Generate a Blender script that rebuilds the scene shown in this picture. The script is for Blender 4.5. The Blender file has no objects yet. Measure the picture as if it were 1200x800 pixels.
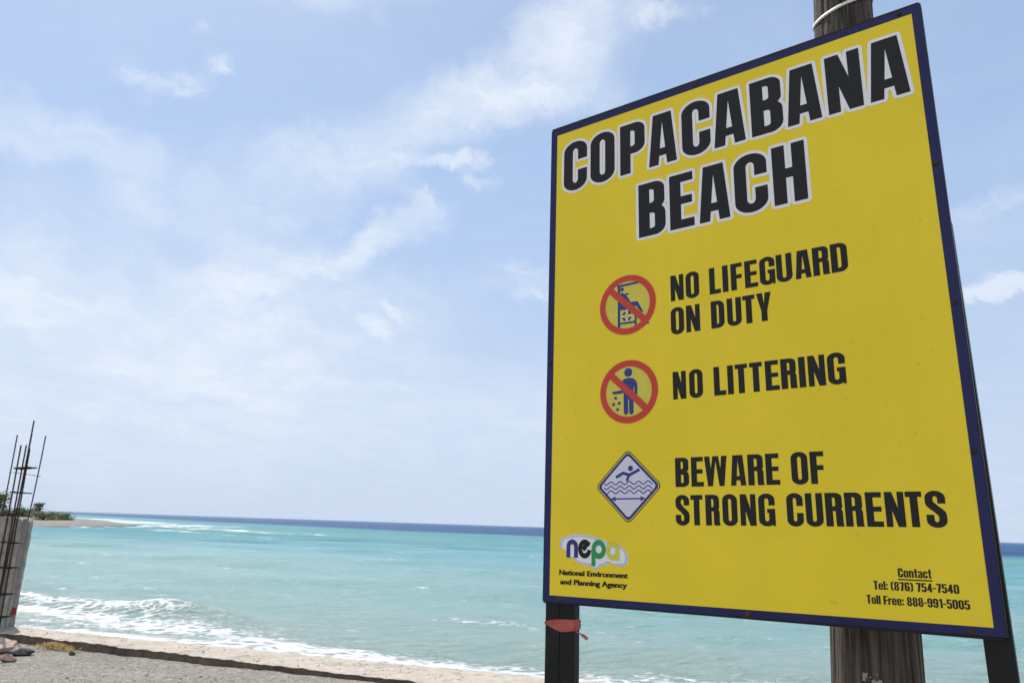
import bpy, bmesh, math, random
import numpy as np
from mathutils import Vector, Matrix, geometry

# ------------------------------------------------------------------ camera, light, exposure
scene = bpy.context.scene
C = scene.collection
R = math.radians
SUN_AZ, SUN_EL = R(-38), R(62)          # azimuth from +Y towards +X
EXPOSURE = 0.75
EYE = 1.65

cam_data = bpy.data.cameras.new('camera')
cam = bpy.data.objects.new('camera', cam_data)
C.objects.link(cam)
pitch, roll = R(13.9295), R(1.878)
F = Vector((0, math.cos(pitch), math.sin(pitch)))
U0 = Vector((0, -math.sin(pitch), math.cos(pitch)))
R0 = Vector((1, 0, 0))
RX = math.cos(roll) * R0 + math.sin(roll) * U0
UP = -math.sin(roll) * R0 + math.cos(roll) * U0
m4 = Matrix((RX, UP, -F)).transposed().to_4x4()
m4.translation = (0, 0, EYE)
cam.matrix_world = m4
cam_data.sensor_width = 36.0
cam_data.lens = 36.0 * 870.42 / 1200
cam_data.clip_start = 0.05
cam_data.clip_end = 60000
cam_data.dof.use_dof = True
cam_data.dof.focus_distance = 2.15
cam_data.dof.aperture_fstop = 9.0
scene.camera = cam

scene.view_settings.view_transform = 'Standard'
scene.view_settings.look = 'None'
scene.view_settings.exposure = EXPOSURE
scene.view_settings.gamma = 1.0
scene.view_settings.use_curve_mapping = False

sun_data = bpy.data.lights.new('sun', 'SUN')
sun_data.energy = 3.4
sun_data.angle = R(0.6)
sun_data.color = (1.0, 0.95, 0.88)
sun = bpy.data.objects.new('sun', sun_data)
C.objects.link(sun)
sdir = Vector((math.sin(SUN_AZ) * math.cos(SUN_EL), math.cos(SUN_AZ) * math.cos(SUN_EL), math.sin(SUN_EL)))
sun.rotation_euler = sdir.to_track_quat('Z', 'Y').to_euler()
sun.location = sdir * 30

# ------------------------------------------------------------------ node helpers
class NT:
    def __init__(self, tree):
        self.t = tree
    def n(self, typ, ins=None, **props):
        nd = self.t.nodes.new(typ)
        for k, v in props.items():
            setattr(nd, k, v)
        for k, v in (ins or {}).items():
            self.put(nd, k, v)
        return nd
    def put(self, nd, k, v):
        s = nd.inputs[k]
        if isinstance(v, bpy.types.NodeSocket):
            self.t.links.new(v, s)
        else:
            if hasattr(s.default_value, '__len__') and not hasattr(v, '__len__'):
                v = (v, v, v)
            if s.type == 'RGBA' and len(v) == 3:
                v = (*v, 1)
            s.default_value = v
    def math(self, op, a, b=0.0, c=0.0, clamp=False):
        return self.n('ShaderNodeMath', {0: a, 1: b, 2: c}, operation=op, use_clamp=clamp).outputs[0]
    def mix(self, f, a, b, blend='MIX'):
        nd = self.n('ShaderNodeMix', {0: f, 6: a, 7: b}, data_type='RGBA', blend_type=blend)
        return nd.outputs[2]
    def ramp(self, f, lo, hi):
        return self.n('ShaderNodeMapRange', {0: f, 1: lo, 2: hi, 3: 0.0, 4: 1.0}, interpolation_type='SMOOTHSTEP').outputs[0]
    def noise(self, vec, scale, detail=4, rough=0.55, dist=0.0):
        return self.n('ShaderNodeTexNoise', {'Vector': vec, 'Scale': scale, 'Detail': detail, 'Roughness': rough, 'Distortion': dist}).outputs['Fac']
    def mapping(self, vec, loc=(0, 0, 0), rot=(0, 0, 0), sc=(1, 1, 1), typ='POINT'):
        return self.n('ShaderNodeMapping', {'Vector': vec, 'Location': loc, 'Rotation': rot, 'Scale': sc}, vector_type=typ).outputs[0]

# ------------------------------------------------------------------ world: sky and thin cloud
world = bpy.data.worlds.new('World')
scene.world = world
world.use_nodes = True
wt = NT(world.node_tree)
world.node_tree.nodes.clear()
sky = wt.n('ShaderNodeTexSky', sky_type='NISHITA', sun_disc=False)
sky.sun_elevation = SUN_EL
sky.sun_rotation = SUN_AZ
sky.altitude = 0
sky.air_density = 1.0
sky.dust_density = 1.6
sky.ozone_density = 1.0
direc = wt.n('ShaderNodeTexCoord').outputs['Generated']
sep = wt.n('ShaderNodeSeparateXYZ', {0: direc})
az = wt.math('ARCTAN2', sep.outputs[0], sep.outputs[1])
el = wt.math('ARCSINE', sep.outputs[2])
# flat cloud-deck coordinates, for noise that keeps its grain everywhere in the sky
zc = wt.math('MAXIMUM', wt.math('ADD', sep.outputs[2], 0.10), 0.03)
deck = wt.n('ShaderNodeCombineXYZ', {0: wt.math('DIVIDE', sep.outputs[0], zc), 1: wt.math('DIVIDE', sep.outputs[1], zc)}).outputs[0]
warp1 = wt.n('ShaderNodeTexNoise', {'Vector': direc, 'Scale': 7.0, 'Detail': 5.0, 'Roughness': 0.6}).outputs['Color']
warp2 = wt.n('ShaderNodeTexNoise', {'Vector': direc, 'Scale': 30.0, 'Detail': 6.0, 'Roughness': 0.65}).outputs['Color']
ae = wt.n('ShaderNodeCombineXYZ', {0: az, 1: el}).outputs[0]
def warped(amount, src):
    off = wt.n('ShaderNodeVectorMath', {0: src, 1: (0.5, 0.5, 0.5)}, operation='SUBTRACT').outputs[0]
    off = wt.n('ShaderNodeVectorMath', {0: off, 3: amount}, operation='SCALE').outputs[0]
    off = wt.n('ShaderNodeVectorMath', {0: off, 1: (1, 1, 0)}, operation='MULTIPLY').outputs[0]
    return wt.n('ShaderNodeVectorMath', {0: ae, 1: off}, operation='ADD').outputs[0]
ae_mid = warped(0.15, warp1)
ae, ae_keep = ae_mid, ae
ae_soft = warped(0.045, warp2)
ae = ae_keep
ae_puff = warped(0.05, warp2)
def blob(vec, acc, cx, cy, rx, ry, ang, wgt):
    mp = wt.mapping(vec, (cx, cy, 0), (0, 0, R(ang)), (rx, ry, 1), 'TEXTURE')
    g = wt.n('ShaderNodeTexGradient', {0: mp}, gradient_type='SPHERICAL').outputs['Fac']
    g = wt.math('SMOOTH_MIN', g, 0.75, 0.3)
    return wt.math('MULTIPLY_ADD', g, wgt, acc)
soft = 0.0
for b in [(0.07, 0.622, 0.15, 0.085, 30, 1.1), (-0.03, 0.575, 0.20, 0.075, 30, 0.85), (-0.20, 0.49, 0.22, 0.075, 28, 0.8),
          (-0.36, 0.41, 0.20, 0.07, 20, 0.65), (-0.20, 0.362, 0.14, 0.035, 28, 0.9), (-0.33, 0.315, 0.17, 0.05, 15, 0.75),
          (-0.60, 0.42, 0.16, 0.05, 0, 0.85), (-0.52, 0.38, 0.06, 0.09, 20, 0.5), (-0.50, 0.19, 0.45, 0.20, 0, 0.95),
          (-0.62, 0.24, 0.12, 0.06, 0, 0.5), (0.02, 0.145, 0.50, 0.075, 0, 0.55), (-0.33, 0.66, 0.22, 0.05, 5, 0.8),
          (0.02, 0.33, 0.16, 0.03, 5, 0.3), (-0.3, 0.24, 0.3, 0.09, 5, 0.5), (0.55, 0.33, 0.2, 0.05, 15, 0.35)]:
    soft = blob(ae_soft, soft, *b)
puff = 0.0
for b in [(-0.525, 0.502, 0.050, 0.024, -20, .75), (-0.468, 0.512, 0.045, 0.026, 0, .85), (-0.432, 0.545, 0.028, 0.022, 0, .85), (-0.46, 0.575, 0.02, 0.014, 0, .6),
          (-0.078, 0.480, 0.05, 0.017, 0, 1.2), (-0.150, 0.474, 0.07, 0.012, 0, 0.8), (-0.130, 0.424, 0.045, 0.022, -20, 0.95),
          (-0.057, 0.452, 0.04, 0.02, 0, 0.8), (-0.188, 0.250, 0.038, 0.017, -30, 1.25), (-0.165, 0.270, 0.034, 0.015, -30, 1.1),
          (-0.413, 0.190, 0.05, 0.035, 0, 0.9), (-0.62, 0.23, 0.06, 0.04, 0, 0.9), (0.20, 0.655, 0.06, 0.028, 0, 0.95), (0.27, 0.65, 0.04, 0.02, 0, .5),
          (0.624, 0.286, 0.07, 0.020, 5, 1.15), (0.585, 0.277, 0.055, 0.014, 5, 0.9), (0.034, 0.307, 0.07, 0.02, 0, 0.8),
          (0.0, 0.345, 0.06, 0.014, 0, 0.7), (0.085, 0.615, 0.06, 0.06, 20, 0.55), (0.60, 0.37, 0.10, 0.02, 10, .55)]:
    puff = blob(ae_puff, puff, *b)
n_wisp = wt.noise(wt.mapping(deck, sc=(1.0, 1.0, 1.0), rot=(0, 0, R(35))), 2.6, 8, 0.62, 0.6)
n_fine = wt.noise(direc, 26.0, 8, 0.65, 0.3)
n_puff = wt.noise(wt.mapping(ae_puff, rot=(0, 0, R(-15)), sc=(1.0, 1.7, 1)), 34.0, 8, 0.68, 0.6)
softv = wt.math('MULTIPLY', wt.math('MULTIPLY', soft, wt.math('MULTIPLY_ADD', n_fine, 0.7, 0.66)), wt.math('MULTIPLY_ADD', n_wisp, 0.9, 0.42))
puffv = wt.math('MULTIPLY', wt.ramp(wt.math('MULTIPLY', puff, wt.math('MULTIPLY_ADD', n_puff, 2.6, -0.40)), 0.02, 0.95), 0.8)
fibre = wt.noise(wt.mapping(ae_soft, rot=(0, 0, R(-24)), sc=(2.6, 15.0, 1)), 1.0, 8, 0.66, 0.5)
softv = wt.math('MULTIPLY', softv, wt.math('MULTIPLY_ADD', wt.ramp(fibre, 0.30, 0.72), 0.75, 0.58))
veil = wt.math('MULTIPLY', wt.ramp(n_wisp, 0.35, 0.9), 0.16)
rear_fill = wt.math('MULTIPLY', wt.ramp(sep.outputs[1], 0.05, -0.5), wt.math('MULTIPLY_ADD', n_wisp, 0.8, 0.55))
# unseen cloud behind the camera, added to brighten the shaded face of the sign
dens = wt.math('ADD', wt.math('ADD', wt.math('MULTIPLY', softv, 0.78), veil), rear_fill)
dens = wt.math('MULTIPLY_ADD', puffv, wt.math('SUBTRACT', 0.85, dens), dens)
dens = wt.math('MINIMUM', dens, 0.86)
# thin bright sea haze low on the horizon
low = wt.n('ShaderNodeMapRange', {0: el, 1: 0.0, 2: 0.65, 3: 0.93, 4: 0.55}).outputs[0]
air = wt.mix(wt.ramp(el, 0.0, 0.55), (6.0, 7.05, 8.85), (4.7, 6.55, 9.75))
hazed = wt.mix(low, sky.outputs[0], air)
clouded = wt.mix(dens, hazed, (8.15, 8.78, 9.65))
bg = wt.n('ShaderNodeBackground', {'Color': clouded, 'Strength': 0.062})
wo = wt.n('ShaderNodeOutputWorld', {'Surface': bg.outputs[0]})

# ------------------------------------------------------------------ materials
def new_mat(name):
    m = bpy.data.materials.new(name)
    m.use_nodes = True
    nt = NT(m.node_tree)
    bs = m.node_tree.nodes['Principled BSDF']
    return m, nt, bs
def plain(name, col, rough=0.5, spec=0.5, var=0.06, scale=30, metal=0.0, bump=0.0):
    m, nt, bs = new_mat(name)
    co = nt.n('ShaderNodeTexCoord').outputs['Object']
    nz = nt.noise(co, scale, 5, 0.6)
    k = nt.n('ShaderNodeMapRange', {0: nz, 1: 0.25, 2: 0.75, 3: 1 - var, 4: 1 + var}).outputs[0]
    nt.put(bs, 'Base Color', nt.mix(1.0, (*col, 1), nt.n('ShaderNodeCombineColor', {0: k, 1: k, 2: k}).outputs[0], 'MULTIPLY'))
    nt.put(bs, 'Roughness', rough)
    nt.put(bs, 'Specular IOR Level', spec)
    nt.put(bs, 'Metallic', metal)
    if bump:
        nt.put(bs, 'Normal', nt.n('ShaderNodeBump', {'Strength': bump, 'Height': nz, 'Distance': 0.01}).outputs[0])
    return m

MAT = {}
def sign_yellow():
    m, nt, bs = new_mat('yellow_panel')
    co = nt.n('ShaderNodeTexCoord').outputs['Object']
    big = nt.noise(co, 2.2, 4, 0.6)
    streak = nt.noise(nt.mapping(co, sc=(26, 26, 1.6)), 1.0, 5, 0.6)
    spot = nt.ramp(nt.noise(co, 42, 3, 0.55), 0.69, 0.75)
    col = nt.mix(nt.ramp(big, 0.3, 0.7), (0.82, 0.612, 0.022), (0.88, 0.655, 0.030))
    col = nt.mix(nt.math('MULTIPLY', nt.ramp(streak, 0.5, 0.85), 0.10), col, (0.55, 0.45, 0.14))
    col = nt.mix(nt.math('MULTIPLY', spot, 0.35), col, (0.40, 0.30, 0.07))
    nt.put(bs, 'Base Color', col)
    nt.put(bs, 'Roughness', nt.math('MULTIPLY_ADD', streak, 0.2, 0.36))
    nt.put(bs, 'Specular IOR Level', 0.25)
    return m
MAT['yellow'] = sign_yellow()
MAT['black_ink'] = plain('black_ink', (0.016, 0.0155, 0.015), 0.5, 0.22, 0.15)
MAT['white_ink'] = plain('white_ink', (0.82, 0.79, 0.79), 0.45, 0.4)
MAT['red_ink'] = plain('red_ink', (0.58, 0.045, 0.024), 0.45, 0.4)
MAT['blue_ink'] = plain('blue_ink', (0.024, 0.040, 0.20), 0.45, 0.4)
MAT['navy_ink'] = plain('navy_ink', (0.030, 0.030, 0.19), 0.45, 0.4)
MAT['green_ink'] = plain('green_ink', (0.02, 0.30, 0.085), 0.45, 0.4)
MAT['lime_ink'] = plain('lime_ink', (0.66, 0.60, 0.07), 0.45, 0.4)
MAT['dull_yellow'] = plain('dull_yellow_ink', (0.66, 0.56, 0.06), 0.45, 0.4)
MAT['lilac_ink'] = plain('lilac_ink', (0.66, 0.64, 0.74), 0.45, 0.4)
MAT['sky_ink'] = plain('sky_ink', (0.42, 0.52, 0.74), 0.45, 0.4)
def border_mat():
    m, nt, bs = new_mat('navy_border')
    co = nt.n('ShaderNodeTexCoord').outputs['Object']
    wear = nt.noise(co, 40, 6, 0.7)
    col = nt.mix(nt.ramp(nt.noise(co, 5, 4), 0.3, 0.7), (0.012, 0.014, 0.070), (0.017, 0.020, 0.092))
    col = nt.mix(nt.math('MULTIPLY', nt.ramp(wear, 0.66, 0.74), 0.55), col, (0.09, 0.09, 0.12))
    nt.put(bs, 'Base Color', col); nt.put(bs, 'Roughness', 0.45); nt.put(bs, 'Specular IOR Level', 0.25)
    return m
MAT['border'] = border_mat()
def rusty(name, base, rust_lo, gloss=0.42):
    m, nt, bs = new_mat(name)
    co = nt.n('ShaderNodeTexCoord').outputs['Object']
    nz = nt.noise(co, 14, 7, 0.7)
    fine = nt.noise(co, 90, 4, 0.6)
    k = nt.ramp(nz, rust_lo, rust_lo + 0.12)
    rust = nt.mix(fine, (0.05, 0.022, 0.012), (0.17, 0.075, 0.035))
    nt.put(bs, 'Base Color', nt.mix(k, base, rust))
    nt.put(bs, 'Roughness', nt.math('MULTIPLY_ADD', k, 0.4, gloss))
    nt.put(bs, 'Specular IOR Level', 0.22)
    nt.put(bs, 'Normal', nt.n('ShaderNodeBump', {'Strength': 0.25, 'Height': fine, 'Distance': 0.002}).outputs[0])
    return m
MAT['frame'] = rusty('dark_frame_paint', (0.016, 0.013, 0.012, 1), 0.55)
MAT['post'] = rusty('black_post_paint', (0.0105, 0.0105, 0.0105, 1), 0.62, 0.34)
MAT['bolt'] = rusty('rusty_bolt', (0.022, 0.019, 0.02, 1), 0.52)
MAT['rebar'] = plain('rusty_rebar', (0.040, 0.024, 0.021), 0.8, 0.2, 0.4, 9)
MAT['strap'] = plain('white_strap', (0.72, 0.70, 0.66), 0.5, 0.5, 0.15, 60)

def wood_mat():
    m, nt, bs = new_mat('weathered_pole_wood')
    co = nt.n('ShaderNodeTexCoord').outputs['Object']
    grain = nt.noise(nt.mapping(co, sc=(70, 70, 3.0)), 1.0, 7, 0.65, 0.4)
    wide = nt.noise(nt.mapping(co, sc=(14, 14, 1.2)), 1.0, 5, 0.6, 0.3)
    crack = nt.noise(nt.mapping(co, sc=(38, 38, 1.1)), 1.0, 3, 0.5, 0.2)
    col = nt.mix(nt.ramp(grain, 0.3, 0.72), (0.036, 0.031, 0.028), (0.150, 0.130, 0.115))
    col = nt.mix(nt.math('MULTIPLY', nt.ramp(wide, 0.5, 0.75), 0.45), col, (0.12, 0.070, 0.045))
    ck = nt.ramp(crack, 0.40, 0.33)
    col = nt.mix(nt.math('MULTIPLY', ck, 0.85), col, (0.020, 0.015, 0.012))
    nt.put(bs, 'Base Color', col)
    nt.put(bs, 'Roughness', 0.85); nt.put(bs, 'Specular IOR Level', 0.2)
    h = nt.math('MULTIPLY_ADD', ck, -0.8, grain)
    nt.put(bs, 'Normal', nt.n('ShaderNodeBump', {'Strength': 0.9, 'Height': h, 'Distance': 0.012}).outputs[0])
    return m
MAT['wood'] = wood_mat()

def concrete_mat(name, a, b, stain, crack_amt=0.5, board=0.0):
    m, nt, bs = new_mat(name)
    co = nt.n('ShaderNodeTexCoord').outputs['Object']
    big = nt.noise(co, 1.7, 6, 0.65)
    mid = nt.noise(co, 9, 6, 0.65)
    fine = nt.noise(co, 85, 4, 0.6)
    streak = nt.noise(nt.mapping(co, sc=(7, 7, 0.9)), 1.0, 6, 0.65)
    col = nt.mix(nt.ramp(mid, 0.3, 0.7), a, b)
    col = nt.mix(nt.math('MULTIPLY', nt.ramp(big, 0.5, 0.75), 0.55), col, stain)
    col = nt.mix(nt.math('MULTIPLY', nt.ramp(streak, 0.52, 0.75), 0.35), col, stain)
    col = nt.mix(nt.math('MULTIPLY', nt.ramp(fine, 0.60, 0.72), 0.35), col, stain)
    vor = nt.n('ShaderNodeTexVoronoi', {'Vector': nt.n('ShaderNodeVectorMath', {0: co, 1: nt.n('ShaderNodeTexNoise', {'Vector': co, 'Scale': 3.0, 'Detail': 4.0}).outputs['Color']}, operation='ADD').outputs[0], 'Scale': 0.75}, feature='DISTANCE_TO_EDGE').outputs['Distance']
    ck = nt.ramp(vor, 0.012, 0.003)
    col = nt.mix(nt.math('MULTIPLY', ck, crack_amt), col, (0.06, 0.05, 0.045))
    band = nt.noise(nt.mapping(co, sc=(11, 11, 0.35)), 1.0, 3, 0.6)
    col = nt.mix(nt.math('MULTIPLY', nt.ramp(band, 0.45, 0.62), board), col, stain)
    nt.put(bs, 'Base Color', col); nt.put(bs, 'Roughness', 0.9); nt.put(bs, 'Specular IOR Level', 0.2)
    h = nt.math('ADD', nt.math('MULTIPLY', fine, 0.4), mid)
    nt.put(bs, 'Normal', nt.n('ShaderNodeBump', {'Strength': 0.7, 'Height': h, 'Distance': 0.02}).outputs[0])
    return m
MAT['kerb_face'] = concrete_mat('shade_darkened_kerb_face', (0.105, 0.076, 0.060, 1), (0.18, 0.14, 0.112, 1), (0.06, 0.046, 0.037, 1), 0.5)  # darker brown concrete: the shade on the kerb front is put into its colour
MAT['kerb'] = concrete_mat('kerb_concrete', (0.325, 0.285, 0.24, 1), (0.425, 0.38, 0.325, 1), (0.20, 0.175, 0.145, 1), 0.6)
MAT['pillar'] = concrete_mat('pillar_concrete', (0.29, 0.262, 0.222, 1), (0.43, 0.395, 0.34, 1), (0.12, 0.105, 0.085, 1), 0.4, 0.55)
MAT['rubble'] = concrete_mat('rubble_concrete', (0.26, 0.205, 0.16, 1), (0.37, 0.295, 0.235, 1), (0.14, 0.105, 0.08, 1), 0.1)
MAT['pebble'] = plain('pale_pebble', (0.33, 0.31, 0.28), 0.9, 0.2, 0.55, 2.3)
MAT['dark_stone'] = plain('dark_stone', (0.055, 0.05, 0.047), 0.9, 0.2, 0.3, 40, bump=0.6)
MAT['brown_stone'] = plain('brown_stone', (0.20, 0.14, 0.11), 0.9, 0.2, 0.3, 40, bump=0.6)
MAT['red_paint'] = plain('red_paint', (0.27, 0.025, 0.025), 0.7, 0.3, 0.3, 60)
MAT['tape'] = plain('faded_red_tape', (0.42, 0.085, 0.065), 0.45, 0.4, 0.35, 35)
MAT['paper'] = plain('torn_paper', (0.30, 0.26, 0.23), 0.85, 0.2, 0.25, 120)
MAT['teal_paper'] = plain('teal_paper', (0.06, 0.26, 0.30), 0.7, 0.3, 0.3, 80)
MAT['weed'] = plain('dry_straw', (0.46, 0.32, 0.14), 0.9, 0.2, 0.4, 60)
MAT['twig'] = plain('twig', (0.10, 0.07, 0.05), 0.9, 0.2, 0.3, 20)

def ground_mat():
    m, nt, bs = new_mat('gritty_ground')
    co = nt.n('ShaderNodeTexCoord').outputs['Object']
    big = nt.noise(co, 0.9, 5, 0.6)
    mid = nt.noise(co, 12, 6, 0.7)
    grit = nt.n('ShaderNodeTexVoronoi', {'Vector': co, 'Scale': 55.0}).outputs['Color']
    fine = nt.noise(co, 130, 4, 0.7)
    col = nt.mix(nt.ramp(mid, 0.3, 0.7), (0.185, 0.171, 0.146), (0.30, 0.282, 0.246))
    col = nt.mix(nt.math('MULTIPLY', nt.ramp(big, 0.45, 0.7), 0.5), col, (0.17, 0.165, 0.15))
    drag = nt.noise(nt.mapping(co, rot=(0, 0, R(20)), sc=(1.3, 7.0, 1)), 1.0, 6, 0.68, 0.5)
    col = nt.mix(nt.math('MULTIPLY', nt.ramp(drag, 0.52, 0.70), 0.45), col, (0.36, 0.34, 0.30))
    col = nt.mix(nt.math('MULTIPLY', nt.ramp(drag, 0.44, 0.30), 0.40), col, (0.14, 0.13, 0.112))
    g = nt.n('ShaderNodeSeparateColor', {0: grit}).outputs[0]
    col = nt.mix(nt.math('MULTIPLY', nt.ramp(g, 0.86, 0.95), 0.55), col, (0.46, 0.43, 0.39))
    col = nt.mix(nt.math('MULTIPLY', nt.ramp(g, 0.16, 0.05), 0.6), col, (0.085, 0.08, 0.075))
    nt.put(bs, 'Base Color', col); nt.put(bs, 'Roughness', 0.95); nt.put(bs, 'Specular IOR Level', 0.15)
    h = nt.math('ADD', nt.math('MULTIPLY', fine, 0.5), nt.math('ADD', mid, g))
    nt.put(bs, 'Normal', nt.n('ShaderNodeBump', {'Strength': 0.8, 'Height': h, 'Distance': 0.025}).outputs[0])
    return m
MAT['ground'] = ground_mat()
def sand_mat():
    m, nt, bs = new_mat('grey_sand')
    co = nt.n('ShaderNodeTexCoord').outputs['Object']
    big = nt.noise(co, 0.06, 5, 0.6)
    mid = nt.noise(co, 0.6, 6, 0.7)
    geo = nt.n('ShaderNodeNewGeometry')
    zz = nt.n('ShaderNodeSeparateXYZ', {0: geo.outputs['Position']}).outputs[2]
    wet = nt.ramp(nt.math('MULTIPLY_ADD', mid, 0.25, zz), -1.05, -1.30)
    col = nt.mix(nt.ramp(mid, 0.3, 0.7), (0.155, 0.148, 0.138), (0.22, 0.212, 0.198))
    col = nt.mix(nt.math('MULTIPLY', nt.ramp(big, 0.4, 0.7), 0.5), col, (0.18, 0.165, 0.15))
    col = nt.mix(nt.math('MULTIPLY', wet, 0.75), col, (0.10, 0.09, 0.08))
    nt.put(bs, 'Base Color', col); nt.put(bs, 'Roughness', 0.9); nt.put(bs, 'Specular IOR Level', 0.2)
    nt.put(bs, 'Normal', nt.n('ShaderNodeBump', {'Strength': 0.5, 'Height': mid, 'Distance': 0.1}).outputs[0])
    return m
MAT['sand'] = sand_mat()
def leaf_mat(name, a, b):
    m, nt, bs = new_mat(name)
    co = nt.n('ShaderNodeTexCoord').outputs['Object']
    nz = nt.noise(co, 1.6, 3, 0.7)
    nt.put(bs, 'Base Color', nt.mix(nt.ramp(nz, 0.3, 0.7), a, b))
    nt.put(bs, 'Roughness', 0.6); nt.put(bs, 'Specular IOR Level', 0.3)
    return m
MAT['leaf_green'] = leaf_mat('green_leaves', (0.075, 0.125, 0.035, 1), (0.16, 0.22, 0.07, 1))
MAT['leaf_dry'] = leaf_mat('dry_leaves', (0.13, 0.15, 0.055, 1), (0.27, 0.23, 0.10, 1))
MAT['leaf_dark'] = leaf_mat('dark_leaves', (0.04, 0.07, 0.035, 1), (0.09, 0.13, 0.055, 1))

def water_mat():
    m, nt, bs = new_mat('sea_water')
    co = nt.n('ShaderNodeTexCoord').outputs['Object']
    body = nt.n('ShaderNodeVertexColor', layer_name='body').outputs['Color']
    fo = nt.n('ShaderNodeAttribute', attribute_name='foam').outputs['Fac']
    ro = nt.n('ShaderNodeAttribute', attribute_name='chop').outputs['Fac']
    al = nt.mapping(co, rot=(0, 0, R(17)), sc=(0.55, 1.35, 1))
    n1 = nt.noise(al, 1.3, 8, 0.68, 0.6)
    n2 = nt.noise(al, 8.0, 6, 0.7, 0.4)
    lace = nt.n('ShaderNodeTexVoronoi', {'Vector': nt.n('ShaderNodeVectorMath', {0: al, 1: nt.n('ShaderNodeTexNoise', {'Vector': al, 'Scale': 1.6, 'Detail': 5.0}).outputs['Color']}, operation='ADD').outputs[0], 'Scale': 2.8}, feature='DISTANCE_TO_EDGE').outputs['Distance']
    lacy = nt.ramp(lace, 0.26, 0.02)
    thr = nt.math('ADD', nt.math('MULTIPLY', n1, 0.85), nt.math('ADD', nt.math('MULTIPLY', n2, 0.55), nt.math('MULTIPLY_ADD', lacy, 0.30, -0.12)))
    # foam shows where the noise plus the local amount of foam passes a limit
    fm = nt.ramp(nt.math('ADD', thr, fo), 0.97, 1.32)
    mott = nt.noise(nt.mapping(co, rot=(0, 0, R(15)), sc=(0.10, 0.55, 1)), 1.0, 7, 0.72, 0.3)
    col = nt.mix(nt.math('MULTIPLY', nt.ramp(n1, 0.35, 0.7), 0.35), body, nt.mix(1.0, body, (0.78, 0.90, 0.92, 1), 'MULTIPLY'))
    col = nt.mix(nt.math('MULTIPLY', nt.ramp(mott, 0.45, 0.68), 0.42), col, nt.mix(1.0, col, (0.72, 0.88, 0.93, 1), 'MULTIPLY'))
    col = nt.mix(fm, col, (0.66, 0.68, 0.69))
    nt.put(bs, 'Base Color', col)
    nt.put(bs, 'Roughness', nt.math('MAXIMUM', nt.math('MULTIPLY_ADD', ro, 0.30, 0.14), nt.math('MULTIPLY', fm, 0.75)))
    nt.put(bs, 'IOR', 1.33)
    nt.put(bs, 'Specular IOR Level', nt.math('MULTIPLY_ADD', ro, -0.26, 0.5))
    r1 = nt.noise(nt.mapping(co, rot=(0, 0, R(17)), sc=(0.5, 1.2, 1)), 2.6, 7, 0.62, 0.3)
    r2 = nt.noise(nt.mapping(co, rot=(0, 0, R(10)), sc=(0.03, 0.10, 1)), 1.0, 7, 0.7, 0.4)
    h = nt.math('ADD', nt.math('MULTIPLY', r1, 0.22), nt.math('MULTIPLY', r2, nt.math('MULTIPLY', ro, 2.4)))
    r3 = nt.noise(nt.mapping(co, rot=(0, 0, R(14)), sc=(0.16, 0.55, 1)), 1.0, 6, 0.68, 0.4)
    h = nt.math('ADD', h, nt.math('MULTIPLY', r3, nt.math('MULTIPLY', ro, 1.1)))
    h = nt.math('MULTIPLY_ADD', fm, 0.05, h)
    nt.put(bs, 'Normal', nt.n('ShaderNodeBump', {'Strength': 1.0, 'Height': h, 'Distance': 1.0}).outputs[0])
    return m
MAT['water'] = water_mat()

# ------------------------------------------------------------------ object helpers
def tag(o, label=None, cat=None, group=None, kind=None):
    for k, v in (('label', label), ('category', cat), ('group', group), ('kind', kind)):
        if v:
            o[k] = v
    return o
def link_mesh(name, me, mat=None, parent=None):
    o = bpy.data.objects.new(name, me)
    C.objects.link(o)
    if mat:
        me.materials.append(MAT[mat])
    if parent:
        o.parent = parent
    return o
def from_bm(name, bm, mat=None, parent=None, smooth=False):
    me = bpy.data.meshes.new(name)
    bm.to_mesh(me)
    bm.free()
    if smooth:
        for p in me.polygons:
            p.use_smooth = True
    return link_mesh(name, me, mat, parent)
def from_np(name, V, Q, mat=None, parent=None, smooth=False):
    me = bpy.data.meshes.new(name)
    V = np.asarray(V, dtype=np.float32); Q = np.asarray(Q, dtype=np.int32)
    k = Q.shape[1]
    me.vertices.add(len(V)); me.vertices.foreach_set('co', V.ravel())
    me.loops.add(Q.size); me.loops.foreach_set('vertex_index', Q.ravel())
    me.polygons.add(len(Q)); me.polygons.foreach_set('loop_start', np.arange(0, Q.size, k, dtype=np.int32))
    if smooth:
        me.polygons.foreach_set('use_smooth', np.ones(len(Q), dtype=bool))
    me.update(calc_edges=True)
    return link_mesh(name, me, mat, parent)
def grid_quads(nr, nc):
    i = np.arange(nr - 1)[:, None] * nc + np.arange(nc - 1)[None, :]
    return np.stack([i, i + 1, i + nc + 1, i + nc], -1).reshape(-1, 4)
def box(bm, x0, x1, y0, y1, z0, z1, bevel=0.0, seg=2):
    r = bmesh.ops.create_cube(bm, size=1.0)
    vs = r['verts']
    for v in vs:
        v.co = Vector(((x0 + x1) / 2 + v.co.x * (x1 - x0), (y0 + y1) / 2 + v.co.y * (y1 - y0), (z0 + z1) / 2 + v.co.z * (z1 - z0)))
    if bevel:
        es = list({e for v in vs for e in v.link_edges})
        bmesh.ops.bevel(bm, geom=es, offset=bevel, segments=seg, affect='EDGES', profile=0.5)
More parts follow.
